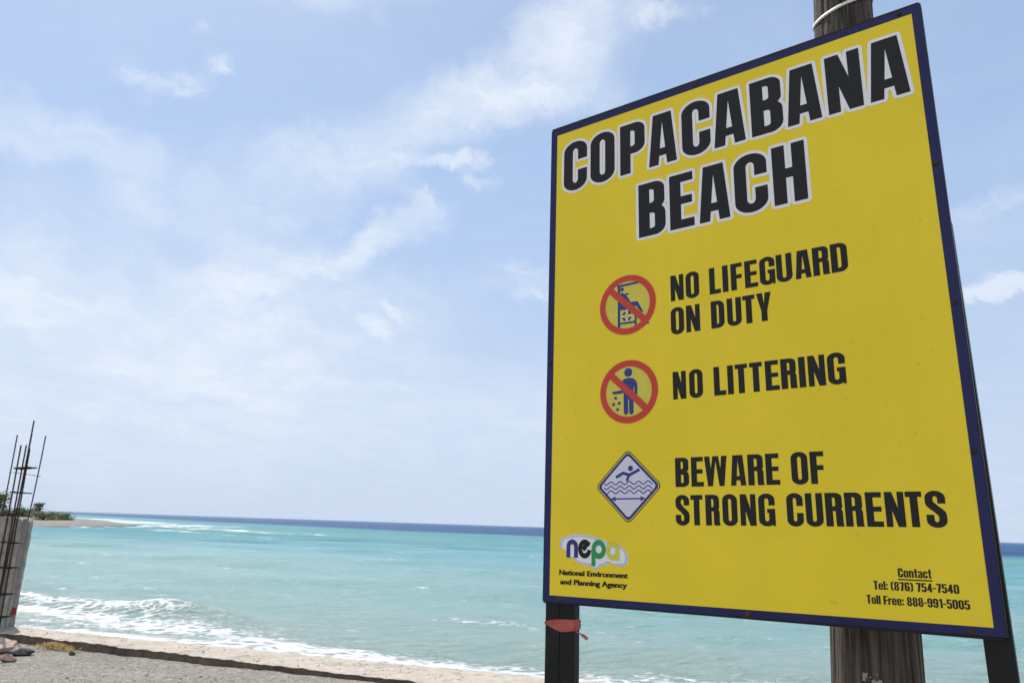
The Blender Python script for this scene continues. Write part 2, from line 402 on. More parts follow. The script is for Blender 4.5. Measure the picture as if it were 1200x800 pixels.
def tube(bm, pts, rad, seg=8, cap=True):
    pts = [Vector(p) for p in pts]
    rings = []
    for i, p in enumerate(pts):
        d = (pts[min(i + 1, len(pts) - 1)] - pts[max(i - 1, 0)]).normalized()
        a = d.orthogonal().normalized(); b = d.cross(a)
        rr = rad[i] if hasattr(rad, '__len__') else rad
        rings.append([bm.verts.new(p + (a * math.cos(t) + b * math.sin(t)) * rr) for t in [2 * math.pi * j / seg for j in range(seg)]])
    for r0, r1 in zip(rings, rings[1:]):
        # align the second ring to the first one so that the tube does not twist
        k = min(range(seg), key=lambda s: (r1[s].co - r0[0].co).length)
        r1[:] = r1[k:] + r1[:k]
        if (r1[1].co - r0[1].co).length > (r1[-1].co - r0[1].co).length:
            r1[:] = [r1[0]] + r1[:0:-1]
        for j in range(seg):
            bm.faces.new((r0[j], r0[(j + 1) % seg], r1[(j + 1) % seg], r1[j]))
    if cap:
        bm.faces.new(rings[0][::-1]); bm.faces.new(rings[-1])
rng = np.random.default_rng(7)
def vnoise(x, y, seed=0):
    """smooth value noise on arrays"""
    xi = np.floor(x).astype(np.int64); yi = np.floor(y).astype(np.int64)
    fx = x - xi; fy = y - yi
    fx = fx * fx * (3 - 2 * fx); fy = fy * fy * (3 - 2 * fy)
    def h(a, b):
        n = (a * 374761393 + b * 668265263 + seed * 974711) & 0x7fffffff
        n = ((n ^ (n >> 13)) * 1274126177) & 0x7fffffff
        return ((n ^ (n >> 16)) & 0xffff) / 65535.0
    return (h(xi, yi) * (1 - fx) + h(xi + 1, yi) * fx) * (1 - fy) + (h(xi, yi + 1) * (1 - fx) + h(xi + 1, yi + 1) * fx) * fy
def fbm(x, y, oct=4, seed=0):
    s = 0; a = 0.5; t = 0
    for i in range(oct):
        s = s + a * vnoise(x * 2 ** i, y * 2 ** i, seed + i); t += a; a *= 0.5
    return s / t
def sstep(x, a, b):
    t = np.clip((x - a) / (b - a), 0, 1)
    return t * t * (3 - 2 * t)

# ------------------------------------------------------------------ the ground, kerb, beach
KF = (np.array([-6.5415, 10.3552]), np.array([-1.2509, 8.2855]))      # front edge of the kerb
KB = (np.array([-6.7449, 10.9844]), np.array([-1.3545, 9.2118]))       # back edge
def on_line(L, x):
    k = (L[1][1] - L[0][1]) / (L[1][0] - L[0][0])
    return L[0][1] + k * (x - L[0][0])

xs = np.concatenate([np.linspace(-400, -9, 40), np.linspace(-8.8, 1.0, 197), np.linspace(1.5, 400, 40)])
tt = np.concatenate([np.linspace(-400, -6, 40), np.linspace(-5, 0.15, 110)])     # distance behind the kerb's front edge
X, T = np.meshgrid(xs, tt)
Y = np.where(np.abs(X) < 14, on_line(KF, X), on_line(KF, np.clip(X, -14, 14)) - 0.3145 * (X - np.clip(X, -14, 14))) + T
near = ((X > -9) & (X < 1.5) & (T > -5.2)).astype(float)
Z = near * ((fbm(X * 1.2, Y * 1.2, 4, 3) - 0.5) * 0.05 + (fbm(X * 9, Y * 9, 3, 5) - 0.5) * 0.018)
Z = Z + (-0.012 + 0.058 * sstep(X, -5.6, -0.6)) * sstep(T, -0.6, 0.0) * near
ground = from_np('ground', np.stack([X, Y, Z], -1).reshape(-1, 3), grid_quads(len(tt), len(xs)), 'ground', smooth=True)
tag(ground, kind='structure')

L = np.linspace(-13, 8, 421)
prof = [(0.035, -0.25), (0.022, 0.0), (0.020, 0.03), (0.014, 0.070), (0.0, 0.078), (0.002, 0.087), (0.016, 0.092), (0.10, 0.092), (0.3, 0.094), (0.55, 0.093), (0.8, 0.09), (0.96, 0.086), (1.0, 0.06), (1.0, -0.6)]
KV = []
for i, x in enumerate(L):
    yf, yb = on_line(KF, x), on_line(KB, x)
    if x > 3:
        yb = max(yb, yf + 0.6)
    for j, (a, z) in enumerate(prof):
        yy = yf + (yb - yf) * a
        top = 1 if 4 <= j <= 11 else 0
        nz = float(fbm(np.array(x * 3.1), np.array(a * 3.0 + 2), 4, 11)) - 0.5
        nf = float(fbm(np.array(x * 14.0), np.array(a * 9.0), 3, 12)) - 0.5
        dz = top * (nz * 0.022 + nf * 0.012)
        dy = (nf * 0.05 + nz * 0.04) if j in (1, 2, 3, 4, 5, 6) else 0
        KV.append((x, yy + dy, z + dz))
kerb = from_np('kerb', KV, grid_quads(len(L), len(prof))[:, ::-1], 'kerb', smooth=True)
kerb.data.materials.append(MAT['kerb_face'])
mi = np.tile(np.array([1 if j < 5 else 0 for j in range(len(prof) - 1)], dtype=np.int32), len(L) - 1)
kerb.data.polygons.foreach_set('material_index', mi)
kerb.data.set_sharp_from_angle(angle=R(40))
tag(kerb, kind='structure')

NS = np.array([0.30, 0.954])             # offshore direction
AS = np.array([0.954, -0.30])            # along the shore
s = np.linspace(-300, 300, 401); t = np.concatenate([[8.2, 8.6], np.linspace(9, 30, 43)])
SS, TT = np.meshgrid(s, t)
BX = AS[0] * SS + NS[0] * TT; BY = AS[1] * SS + NS[1] * TT
BZ = -0.35 - 1.15 * np.clip((TT - 9.0) / 8.3, 0, 3) ** 1.2 + (fbm(BX * 0.5, BY * 0.5, 4, 9) - 0.5) * 0.08 - 0.28 * sstep(TT, 9, 12)
beach = from_np('beach', np.stack([BX, BY, BZ], -1).reshape(-1, 3), grid_quads(len(t), len(s)), 'sand', smooth=True)
tag(beach, kind='structure')

# ------------------------------------------------------------------ sand spit across the bay
SEA = -1.5
AZ_K = np.array([-1.25, -0.80, -0.70, -0.611, -0.581, -0.550, -0.517, -0.483, -0.457, -0.440])
R_N = np.array([95, 125, 148, 162.7, 169.5, 177.3, 186.5, 197.3, 213.6, 232])
R_F = np.array([420, 420, 400, 365, 340, 318, 292, 262, 240, 233])
def spit_rf(a):
    return np.interp(a, AZ_K, R_N), np.interp(a, AZ_K, R_F)
aa = np.concatenate([np.linspace(-1.25, -0.66, 40), np.linspace(-0.655, -0.44, 130)])
uu = np.linspace(-0.12, 1.12, 80)
A, UU = np.meshgrid(aa, uu)
rn, rf = spit_rf(A)
RR = rn + (rf - rn) * UU
SX, SY = np.sin(A) * RR, np.cos(A) * RR
wd = np.clip((rf - rn) / 90, 0.05, 1)
edge = np.minimum(UU, 1 - UU)
SZ = SEA - 0.5 + (0.5 + 1.15 * wd ** 0.8) * sstep(edge, -0.12, 0.13) ** 0.8 - 0.1 + (fbm(SX * 0.12, SY * 0.12, 4, 21) - 0.5) * 0.35 * wd
spit = from_np('sand_spit', np.stack([SX, SY, SZ], -1).reshape(-1, 3), grid_quads(len(uu), len(aa)), 'sand', smooth=True)
tag(spit, kind='structure')

# ------------------------------------------------------------------ the sea
nr, na = 760, 760
rr = np.exp(np.linspace(math.log(11.0), math.log(16000.0), nr))
core = np.linspace(-0.72, 0.78, na - 80)
aa = np.concatenate([np.linspace(-1.9, -0.73, 40), core, np.linspace(0.79, 1.9, 40)])
A, RR = np.meshgrid(aa, rr)
WX, WY = np.sin(A) * RR, np.cos(A) * RR
tsh = NS[0] * WX + NS[1] * WY
ssh = AS[0] * WX + AS[1] * WY
WZ = np.zeros_like(WX)
dr = RR * (math.log(16000 / 11.0) / nr)
wob = fbm(ssh * 0.05, tsh * 0.05, 3, 31) * 9
for lam, amp, ang, ph in [(13.0, 0.085, 0, 0.3), (8.3, 0.05, 9, 1.1), (6.1, 0.036, -14, 2.0), (3.9, 0.026, 22, 0.7), (2.7, 0.020, -25, 3.1), (1.9, 0.013, 8, 1.7), (1.3, 0.009, -40, 0.2), (0.95, 0.007, 35, 4.0)]:
    a = R(ang)
    k = 2 * math.pi / lam
    d = (NS[0] * math.cos(a) - NS[1] * math.sin(a), NS[0] * math.sin(a) + NS[1] * math.cos(a))
    phase = k * (d[0] * WX + d[1] * WY) + ph + wob * (4 / lam) ** 0.4
    fade = 1 - sstep(dr, lam * 0.13, lam * 0.30)
    gust = 0.5 + fbm(WX / lam * 0.35, WY / lam * 0.35, 2, int(lam * 10))
    WZ += amp * fade * gust * ((np.sin(phase) * 0.5 + 0.5) ** 1.5 * 2 - 1)
# small breaker coming in
brk_t = 20.1 + 1.6 * (fbm(ssh * 0.11, ssh * 0 + 3, 3, 41) - 0.5) * 2 - 0.10 * (ssh + 12)
brk_w = sstep(-ssh, 11, 21) * 0.85 + 0.10
brk = np.exp(-((tsh - brk_t) / 0.8) ** 2) * brk_w * (0.55 + 0.9 * fbm(ssh * 0.35, tsh * 0, 2, 43))
WZ *= 1.5
WZ += 0.50 * brk
WZ *= sstep(tsh, 15.5, 20) * 0.9 + 0.1
WZ += SEA
water = from_np('water', np.stack([WX, WY, WZ], -1).reshape(-1, 3), grid_quads(nr, na)[:, ::-1], 'water', smooth=True)
tag(water, kind='structure')
# colour of the water body by depth: milky shallows, turquoise sand floor, dark deep water past the reef edge
c_wash = np.array([0.20, 0.275, 0.25]); c_milk = np.array([0.145, 0.275, 0.26]); c_turq = np.array([0.077, 0.240, 0.275]); c_sand = np.array([0.13, 0.29, 0.27]); c_deep = np.array([0.013, 0.062, 0.158])
def lerp(a, b, f):
    return a * (1 - f[..., None]) + b * f[..., None]
nb = fbm(WX * 0.012, WY * 0.03, 4, 51)
col = lerp(c_wash, c_milk, sstep(tsh, 17, 26 + 8 * nb))
mid_t = tsh + (nb - 0.5) * 50 + 0.12 * ssh
col = lerp(col, c_turq, sstep(mid_t, 32, 85) * 0.95)
col = lerp(col, c_sand, np.exp(-((mid_t - 150) / 26) ** 2) * 0.6)
deep = 0.62 * WX + 0.78 * WY + (fbm(WX * 0.01, WY * 0.02, 3, 53) - 0.5) * 60 - 0.35 * np.maximum(0, -WX - 45)
col = lerp(col, c_deep, sstep(deep, 170, 235))
col = np.concatenate([col, np.ones(col.shape[:2] + (1,))], -1).astype(np.float32)
ca = water.data.color_attributes.new('body', 'FLOAT_COLOR', 'POINT')
ca.data.foreach_set('color', col.reshape(-1))
# amount of foam (0 none, 0.55 solid white)
foam = np.zeros_like(WX)
out_t = 18.7 + 2.9 * sstep(-ssh, 4.0, 19) + 1.5 * (fbm(ssh * 0.22, ssh * 0 + 9, 3, 61) - 0.5)
rows_ = fbm(ssh * 0.12 + 4, tsh * 1.1 + 0.25 * wob, 3, 62)
shore = (1 - sstep(tsh, out_t - 2.2, out_t + 1.6)) * (0.15 + 0.24 * sstep(-ssh, -2.5, 9) + 0.75 * (rows_ - 0.5) + 0.16 * (1 - sstep(tsh, 17.2, 19.5)) * sstep(-ssh, -4, 6))
foam = np.maximum(foam, shore)
foam = np.maximum(foam, 0.50 * np.exp(-((tsh - brk_t + 0.35) / 0.6) ** 2) * brk_w)
foam = np.maximum(foam, 0.30 * np.exp(-((tsh - 26 + 0.1 * ssh) / 1.0) ** 2) * sstep(fbm(ssh * 0.3, tsh * 0.4, 3, 63), 0.50, 0.68))
def streak(p, q, w, amt, seed, cut=0.35):
    """a line of white water from p to q"""
    p = np.array(p, float); q = np.array(q, float); d = q - p; ln = np.hypot(*d)
    u = ((WX - p[0]) * d[0] + (WY - p[1]) * d[1]) / ln ** 2
    v = ((WX - p[0]) * -d[1] + (WY - p[1]) * d[0]) / ln
    v = v + (fbm(u * 6, u * 0, 3, seed) - 0.5) * w * 3
    e = np.exp(-(v / w) ** 2) * sstep(u, -0.05, 0.08) * (1 - sstep(u, 0.92, 1.05))
    e = e * (0.45 + 0.55 * sstep(fbm(u * ln / 9, v * 0.1, 3, seed + 5), cut, cut + 0.2))
    e = e * (0.30 + 0.70 * sstep(fbm(u * ln / max(2.0, w * 0.9), v / (w * 0.45), 4, seed + 9), 0.40, 0.56))
    return amt * e
for p, q, w, amt, sd, cut in [((-250, 420), (-118, 262), 15, 0.70, 71, 0.05), ((-140, 285), (-86, 222), 12, 0.74, 72, 0.12), ((-104, 222), (-60, 178), 7.5, 0.70, 73, 0.2),
                         ((-112, 262), (-70, 215), 7, 0.50, 74, 0.35), ((-72, 196), (-44, 152), 5, 0.66, 75, 0.22), ((-80, 166), (-52, 142), 3.2, 0.62, 76, 0.25),
                         ((-2.4, 25.7), (1.4, 24.1), 0.45, 0.33, 82, 0.35), ((-7.5, 24.2), (-3.5, 23.4), 0.22, 0.34, 83, 0.35), ((3.5, 23.6), (9, 21.6), 0.35, 0.36, 84, 0.3), ((-46, 176), (-38, 150), 3, 0.45, 80, 0.4), ((-52, 136), (-36, 124), 1.5, 0.38, 81, 0.45),
                         ((-90.5, 200), (-89.5, 158), 2.2, 0.60, 77, 0.15), ((-91.5, 162), (-91, 128), 1.4, 0.52, 78, 0.3), ((-84, 160), (-80, 140), 1.2, 0.28, 79, 0.45)]:
    foam = np.maximum(foam, streak(p, q, w, amt, sd, cut))
# scattered white horses, fewer far out
for i in range(620):
    a0 = random.Random(i).uniform(-0.62, 0.66); r0 = math.exp(random.Random(i + 900).uniform(math.log(21), math.log(900)))
    x0, y0 = math.sin(a0) * r0, math.cos(a0) * r0
    ln = random.Random(i + 1800).uniform(0.25, 1.0) ** 1.5 * (0.25 + r0 * 0.009); w = (0.05 + r0 * 0.0042) * random.Random(i + 77).uniform(0.6, 1.3)
    du = (WX - x0) * AS[0] + (WY - y0) * AS[1]; dv = (WX - x0) * NS[0] + (WY - y0) * NS[1]
    sel = (np.abs(du) < 3 * ln) & (np.abs(dv) < 3 * w)
    foam[sel] = np.maximum(foam[sel], random.Random(i + 5).uniform(0.22, 0.5) * np.exp(-(du[sel] / ln) ** 2 - (dv[sel] / w) ** 2))
at = water.data.attributes.new('foam', 'FLOAT', 'POINT'); at.data.foreach_set('value', foam.astype(np.float32).ravel())
chop = sstep(RR, 25, 160) * (1 - 0.5 * sstep(RR, 500, 3000))
at = water.data.attributes.new('chop', 'FLOAT', 'POINT'); at.data.foreach_set('value', chop.astype(np.float32).ravel())

# ------------------------------------------------------------------ plants on the spit
def shrub(name, label, a, r, w, h, mat, n, leaf=0.3, trunk_h=0.0, seed=0, cat='shrub', group='plants on the sand spit'):
    rd = random.Random(seed)
    x, y = math.sin(a) * r, math.cos(a) * r
    root = bpy.data.objects.new(name, None); C.objects.link(root)
    zb = ground_z(a, r)
    root.location = (x, y, zb)
    tag(root, label, cat, group)
    bm = bmesh.new()
    nst = 6
    tips = []
    for k in range(nst):
        th = rd.uniform(0, 6.28); sp = rd.uniform(0.1, 0.33) * w
        top = Vector((math.cos(th) * sp, math.sin(th) * sp, trunk_h + (h - trunk_h) * rd.uniform(0.45, 0.85)))
        mid = Vector((top.x * 0.35, top.y * 0.35, top.z * 0.5))
        tube(bm, [(rd.uniform(-.1, .1), rd.uniform(-.1, .1), -0.3), mid, top], [0.025 * h, 0.018 * h, 0.006 * h], 5)
        tips.append(top)
    from_bm('trunk' if trunk_h else 'stem', bm, 'twig', root)
    V, Q = [], []
    clumps = [(rd.gauss(0, 0.24) * w, rd.gauss(0, 0.24) * w, trunk_h + (h - trunk_h) * rd.uniform(0.12, 0.85), rd.uniform(0.10, 0.22) * w) for _ in range(16)]
    clumps += [(t.x, t.y, t.z, rd.uniform(0.09, 0.18) * w) for t in tips]
    for i in range(n):
        cx, cy, cz, cr = rd.choice(clumps)
        p = Vector((cx + rd.gauss(0, cr * .6), cy + rd.gauss(0, cr * .6), max(0.03, cz + rd.gauss(0, cr * .5))))
        nrm = Vector((rd.gauss(0, 1), rd.gauss(0, 1), rd.gauss(0.5, 1))).normalized()
        u = nrm.orthogonal().normalized(); v = nrm.cross(u)
        sx = leaf * rd.uniform(0.5, 1.2); sy = sx * rd.uniform(0.35, 0.6)
        b = len(V)
        V += [p - u * sx, p + v * sy, p + u * sx, p - v * sy]
        Q.append((b, b + 1, b + 2, b + 3))
    from_np('crown' if trunk_h else 'foliage', V, Q, mat, root)
    return root
def ground_z(a, r):
    rn, rf = [float(v) for v in spit_rf(a)]
    u = (r - rn) / (rf - rn)
    e = min(u, 1 - u); w_ = min(max((rf - rn) / 90, .05), 1)
    tq = min(max((e + .12) / .25, 0), 1); sm = tq * tq * (3 - 2 * tq)
    x, y = math.sin(a) * r, math.cos(a) * r
    return SEA - 0.6 + (0.5 + 1.15 * w_ ** 0.8) * sm ** 0.8 + (float(fbm(np.array(x * .12), np.array(y * .12), 4, 21)) - .5) * .35 * w_
shrub('bushy_tree', 'tall bright green bushy tree at the far left on the sand spit', -0.592, 205, 7.5, 5.6, 'leaf_green', 2600, 0.30, 1.0, 1, 'tree')
shrub('shrub', 'broad green shrub between the tall bushy tree and the small dark tree', -0.5655, 208, 5.5, 2.5, 'leaf_green', 1500, 0.24, 0, 2)
shrub('shrub', 'low olive shrub directly left of the small dark tree', -0.5575, 214, 4.6, 2.1, 'leaf_dry', 1300, 0.22, 0, 3)
shrub('small_tree', 'small dark thin crowned tree behind the concrete pillar on the spit', -0.5495, 224, 2.9, 4.2, 'leaf_dark', 700, 0.24, 1.3, 4, 'tree')
shrub('shrub', 'dry yellowish shrub just right of the small dark tree on the spit', -0.5430, 204, 4.6, 1.7, 'leaf_dry', 1200, 0.22, 0, 5)
shrub('shrub', 'green brown shrub on the open sand beyond the pillar', -0.5335, 212, 3.8, 1.6, 'leaf_dry', 1100, 0.22, 0, 6)
shrub('shrub', 'rightmost low green shrub closest to the tip of the spit', -0.5245, 214, 4.2, 1.5, 'leaf_green', 1200, 0.22, 0, 7)
shrub('shrub', 'dark shrub at the left edge below the tall bushy tree', -0.5800, 192, 4.6, 1.9, 'leaf_dark', 1300, 0.24, 0, 8)

# ------------------------------------------------------------------ broken concrete pillar with starter bars
PX, PY = -6.768, 10.68
root = bpy.data.objects.new('concrete_pillar', None); C.objects.link(root)
root.location = (PX - 0.30, PY + 0.15, 0.09)
tag(root, 'unfinished grey concrete pillar with chipped top standing on the kerb at the left edge', 'pillar')
nx, nz_, ny = 26, 60, 12
bm = bmesh.new()
box(bm, -0.30, 0.30, -0.15, 0.17, -0.05, 1.455)
bmesh.ops.subdivide_edges(bm, edges=bm.edges[:], cuts=27, use_grid_fill=True)
for v in bm.verts:
    x, y, z = v.co
    # rounded, chipped edges towards the top right corner
    cx = max(0, x - 0.22); cz = max(0, z - 1.375)
    if cx > 0 and cz > 0:
        d = math.hypot(cx, cz)
        lim = 0.08 + 0.012 * math.sin(y * 40)
        if d > lim:
            v.co.x = 0.22 + cx * lim / d; v.co.z = 1.375 + cz * lim / d
    n1 = float(fbm(np.array(x * 9 + y * 7.3 + 11), np.array(z * 7), 4, 81)) - 0.5
    n2 = float(fbm(np.array(x * 30 + y * 23), np.array(z * 30), 3, 83)) - 0.5
    out = Vector((1 if x > 0.29 else (-1 if x < -0.29 else 0), -1 if y < -0.14 else (1 if y > 0.16 else 0), 1 if z > 1.44 else 0))
    v.co += out * (n1 * 0.012 + n2 * 0.010)
    bmesh.ops.recalc_face_normals(bm, faces=bm.faces[:])
pil = from_bm('concrete', bm, 'pillar', root, smooth=True)
pil.data.set_sharp_from_angle(angle=R(28))
def ribbed(bm, p, q, rad, seg=8):
    """a deformed bar: a tube with small ribs"""
    p, q = Vector(p), Vector(q)
    n = max(6, int((q - p).length / 0.012))
    mid = Vector((random.uniform(-.006, .006), random.uniform(-.006, .006), 0))
    pts = [p.lerp(q, i / n) + mid * math.sin(math.pi * i / n) for i in range(n + 1)]
    tube(bm, pts, [rad * (1.06 if i % 3 == 0 else 0.98) for i in range(n + 1)], seg)
random.seed(5)
off = Vector((root.location))
for p, q in [((-7.199, 10.95, 1.45), (-7.199, 10.95, 2.713)), ((-6.822, 10.95, 1.40), (-6.783, 10.95, 2.712))]:
    bm = bmesh.new(); ribbed(bm, Vector(p) - off, Vector(q) - off, 0.0085); from_bm('starter_bar', bm, 'rebar', root, True)
bm = bmesh.new()
wpts = [(-7.21, 10.94, 2.162), (-7.12, 10.92, 2.170), (-7.00, 10.91, 2.157), (-6.90, 10.92, 2.147), (-6.795, 10.94, 2.135), (-6.745, 10.95, 2.127)]
tube(bm, [Vector(w) - off for w in wpts], 0.004, 6); from_bm('tie_wire', bm, 'rebar', root, True)
bm = bmesh.new()
rdm = random.Random(3)
for k in range(13):
    c = Vector((0.309 + 0.0006 * k, 0.075 + rdm.gauss(0, .022), 0.19 + rdm.gauss(0, .035)))
    r_ = rdm.uniform(.012, .026)
    vs = [bm.verts.new(c + Vector((0, math.cos(t) * 1.3 * r_ * rdm.uniform(.7, 1.2), math.sin(t) * r_ * 1.3 * rdm.uniform(.7, 1.2)))) for t in [i * 2 * math.pi / 9 for i in range(9)]]
    bm.faces.new(vs)
o = from_bm('paint_splash', bm, 'red_paint', root); o['label'] = 'splash of red paint near the foot of the pillar'

# rebar cage standing in front of the pillar
cage = bpy.data.objects.new('rebar_cage', None); C.objects.link(cage)
cage.location = (-6.70, 10.50, 0.09)
tag(cage, 'rusty square cage of tall reinforcing bars with stirrups in front of the pillar', 'rebar cage')
off = Vector(cage.location)
for bot, top in [((-6.790, 10.45, 0.05), (-6.792, 10.45, 2.524)), ((-6.742, 10.52, 0.05), (-6.770, 10.53, 2.535)),
                 ((-6.701, 10.45, 0.05), (-6.675, 10.45, 2.874)), ((-6.718, 10.475, 0.05), (-6.688, 10.475, 2.69)),
                 ((-6.624, 10.45, 0.05), (-6.661, 10.45, 2.478))]:
    bm = bmesh.new(); ribbed(bm, Vector(bot) - off, Vector(top) - off, 0.0100); from_bm('bar', bm, 'rebar', cage, True)
for z, sk in [(2.205, .02), (1.879, .0), (1.592, .01), (1.22, -.01), (0.887, .0), (0.549, .0), (0.25, .01)]:
    x0, x1, y0, y1 = -6.815, -6.612, 10.435, 10.60
    pts = [Vector((x0, y0, z)), Vector((x1, y0, z + sk)), Vector((x1, y1, z + sk * 1.3)), Vector((x0 , y1, z)), Vector((x0, y0, z)), Vector((x0 + .05, y0 + .04, z + .012))]
    bm = bmesh.new(); tube(bm, [p - off for p in pts], 0.0085 if z < 2 else 0.011, 6); from_bm('stirrup', bm, 'rebar', cage, True)

# ------------------------------------------------------------------ debris on the ground
def rock(name, label, loc, size, mat, seed, cat='stone', rot=0.0, sharp=0.25, group=None):
    bm = bmesh.new()
    bmesh.ops.create_icosphere(bm, subdivisions=4, radius=1.0)
    rd = random.Random(seed)
    planes = [(Vector((rd.gauss(0, 1), rd.gauss(0, 1), rd.gauss(0, 1))).normalized(), rd.uniform(0.55, 0.85)) for _ in range(9)]
    for v in bm.verts:
        for nrm, d in planes:
            k = v.co.dot(nrm)
            if k > d:
                v.co -= nrm * (k - d)
        x, y, z = v.co
        v.co *= 1 + sharp * (float(fbm(np.array(x * 3 + z * 2 + seed), np.array(y * 3 - z), 4, seed)) - 0.5)
    for v in bm.verts:
        v.co = Vector((v.co.x * size[0], v.co.y * size[1], v.co.z * size[2]))
    o = from_bm(name, bm, mat)
    o.location = loc; o.rotation_euler = (0, 0, rot)
    tag(o, label, cat, group)
    return o
def slab(name, label, loc, pts, th, rot, mat, seed, tilt=(0, 0)):
    bm = bmesh.new()
    vs = [bm.verts.new((x, y, 0)) for x, y in pts]
    f = bm.faces.new(vs)
    ex = bmesh.ops.extrude_face_region(bm, geom=[f])
    for e in ex['geom']:
        if isinstance(e, bmesh.types.BMVert):
            e.co.z += th
    bmesh.ops.recalc_face_normals(bm, faces=bm.faces[:])
    bmesh.ops.bevel(bm, geom=bm.edges[:], offset=0.008, segments=2, affect='EDGES')
    bmesh.ops.triangulate(bm, faces=bm.faces[:])
    bmesh.ops.subdivide_edges(bm, edges=bm.edges[:], cuts=3, use_grid_fill=True)
    for v in bm.verts:
        n_ = float(fbm(np.array(v.co.x * 16), np.array(v.co.y * 16 + v.co.z * 30), 4, seed)) - 0.5
        v.co += Vector((n_ * 0.02, n_ * 0.015, n_ * 0.022))
    o = from_bm(name, bm, mat)
    o.location = loc; o.rotation_euler = (tilt[0], tilt[1], rot)
    return o
tag(slab('broken_slab', 'larger pale slab of broken concrete lying at the left edge below the kerb', (-6.08, 9.52, 0.055), [(-0.30, -0.19), (0.10, -0.22), (0.27, -0.06), (0.22, 0.12), (-0.05, 0.23), (-0.35, 0.15)], 0.045, 0.1, 'rubble', 5, (0.20, 0.05)), 'broken slab', 'rubble')
tag(slab('broken_slab', 'smaller pale chunk of concrete in front of the larger slab at the left edge', (-5.98, 9.05, 0.03), [(-0.22, -0.10), (0.14, -0.12), (0.21, 0.02), (0.05, 0.13), (-0.24, 0.10)], 0.045, 0.05, 'rubble', 6, (0.10, 0.03)), 'broken slab', 'rubble')
rock('stone', 'brown rounded stone in front of the pale concrete chunks', (-5.53, 8.97, 0.03), (0.105, 0.07, 0.05), 'brown_stone', 12, rot=0.2)
rock('stone', 'flat dark stone tucked against the right side of the larger slab', (-5.60, 9.36, 0.03), (0.13, 0.08, 0.05), 'dark_stone', 13, rot=0.1)
rock('stone', 'small dark stone alone on the grit right of the straw heap', (-5.06, 9.42, 0.025), (0.042, 0.035, 0.04), 'dark_stone', 14)
# dry straw heap against the kerb
bm = bmesh.new()
rd = random.Random(22)
for i in range(300):
    u = rd.gauss(0, 1); v = rd.gauss(0, 1)
    x = -5.48 + u * 0.155; y = on_line(KF, x) - 0.09 + v * 0.055 - 0.02
    y = min(y, on_line(KF, x) - 0.015)
    hgt = 0.055 * math.exp(-(u * u + v * v) / 2.4)
    p = Vector((x, y, 0.02 + rd.uniform(0, 1) * hgt))
    d = Vector((rd.gauss(0, 1), rd.gauss(0, 1), rd.gauss(0, .45))).normalized() * rd.uniform(0.02, 0.06)
    q = p + d
    q.z = max(q.z, 0.012)
    tube(bm, [p, p.lerp(q, .5) + Vector((0, 0, rd.uniform(-.006, .01))), q], rd.uniform(0.0022, 0.0055), 4)
straw = from_bm('straw_heap', bm, 'weed')
tag(straw, 'small heap of dry yellow straw against the foot of the kerb', 'straw', kind='stuff')
# loose grit and pebbles nobody could count
bm = bmesh.new()
rd = random.Random(9)
tmp = bmesh.new(); bmesh.ops.create_icosphere(tmp, subdivisions=1, radius=1.0)
base = [v.co.copy() for v in tmp.verts]; bf = [[v.index for v in f.verts] for f in tmp.faces]; tmp.free()
for i in range(1500):
    x = rd.uniform(-7.2, 0.2); y = on_line(KF, x) - 0.06 - abs(rd.gauss(0, 0.9))
    if i % 6 == 0:
        y = on_line(KF, x) + rd.uniform(0.05, 0.55)
        z = 0.095
    else:
        z = 0.004
    r_ = 0.0035 + 0.011 * rd.random() ** 3.5
    sc = Vector((r_ * rd.uniform(.7, 1.5), r_ * rd.uniform(.7, 1.5), r_ * rd.uniform(.4, .9)))
    vs = [bm.verts.new((x + b.x * sc.x * rd.uniform(.8, 1.2), y + b.y * sc.y * rd.uniform(.8, 1.2), z + b.z * sc.z)) for b in base]
    for f in bf:
        bm.faces.new([vs[k] for k in f])
peb = from_bm('pebbles', bm, 'pebble')
tag(peb, 'loose grit and pebbles scattered along the kerb', 'pebbles', kind='stuff')

# ------------------------------------------------------------------ wooden pole behind the sign
pole = bpy.data.objects.new('wooden_pole', None); C.objects.link(pole)
axis_lo, axis_hi = Vector((0.967, 2.049, 1.40)), Vector((1.0305, 2.06, 3.30))
adir = (axis_hi - axis_lo) / 1.9
foot = axis_lo - adir * 1.40
pole.location = foot
tag(pole, 'weathered round wooden utility pole standing right behind the yellow sign', 'pole')
nth, nzp = 160, 420
th = np.linspace(0, 2 * math.pi, nth, endpoint=False); zz = np.linspace(-0.3, 6.5, nzp)
TH, ZZ = np.meshgrid(th, zz)
rad = np.interp(ZZ, [-0.3, 1.35, 3.3, 6.5], [0.128, 0.1085, 0.0855, 0.066])
cx, sx = np.cos(TH), np.sin(TH)
def ring_noise(f, fz, seed, octv=3):
    n0 = fbm(cx * f + 20, sx * f + 20 + ZZ * fz, octv, seed); n1 = fbm(sx * f * 1.1 + 40, ZZ * fz + cx * f * .6, octv, seed + 7)
    return (n0 + n1) / 2 - 0.5
groove = ring_noise(9, 0.7, 91)
rad = rad * (1 + 0.05 * ring_noise(1.6, 0.5, 95) + 0.030 * ring_noise(4, 2.2, 96)) - 0.013 * np.clip(np.abs(groove) * -11 + 0.5, 0, 0.5) + 0.004 * ring_noise(16, 2.0, 98)
PVx = adir.x * ZZ + cx * rad; PVy = adir.y * ZZ + sx * rad
V = np.stack([PVx, PVy, ZZ], -1).reshape(-1, 3)
i = np.arange(nzp - 1)[:, None] * nth + np.arange(nth)[None, :]
i2 = np.arange(nzp - 1)[:, None] * nth + (np.arange(nth)[None, :] + 1) % nth
Q = np.stack([i, i2, i2 + nth, i + nth], -1).reshape(-1, 4)
from_np('shaft', V, Q, 'wood', pole, smooth=True)
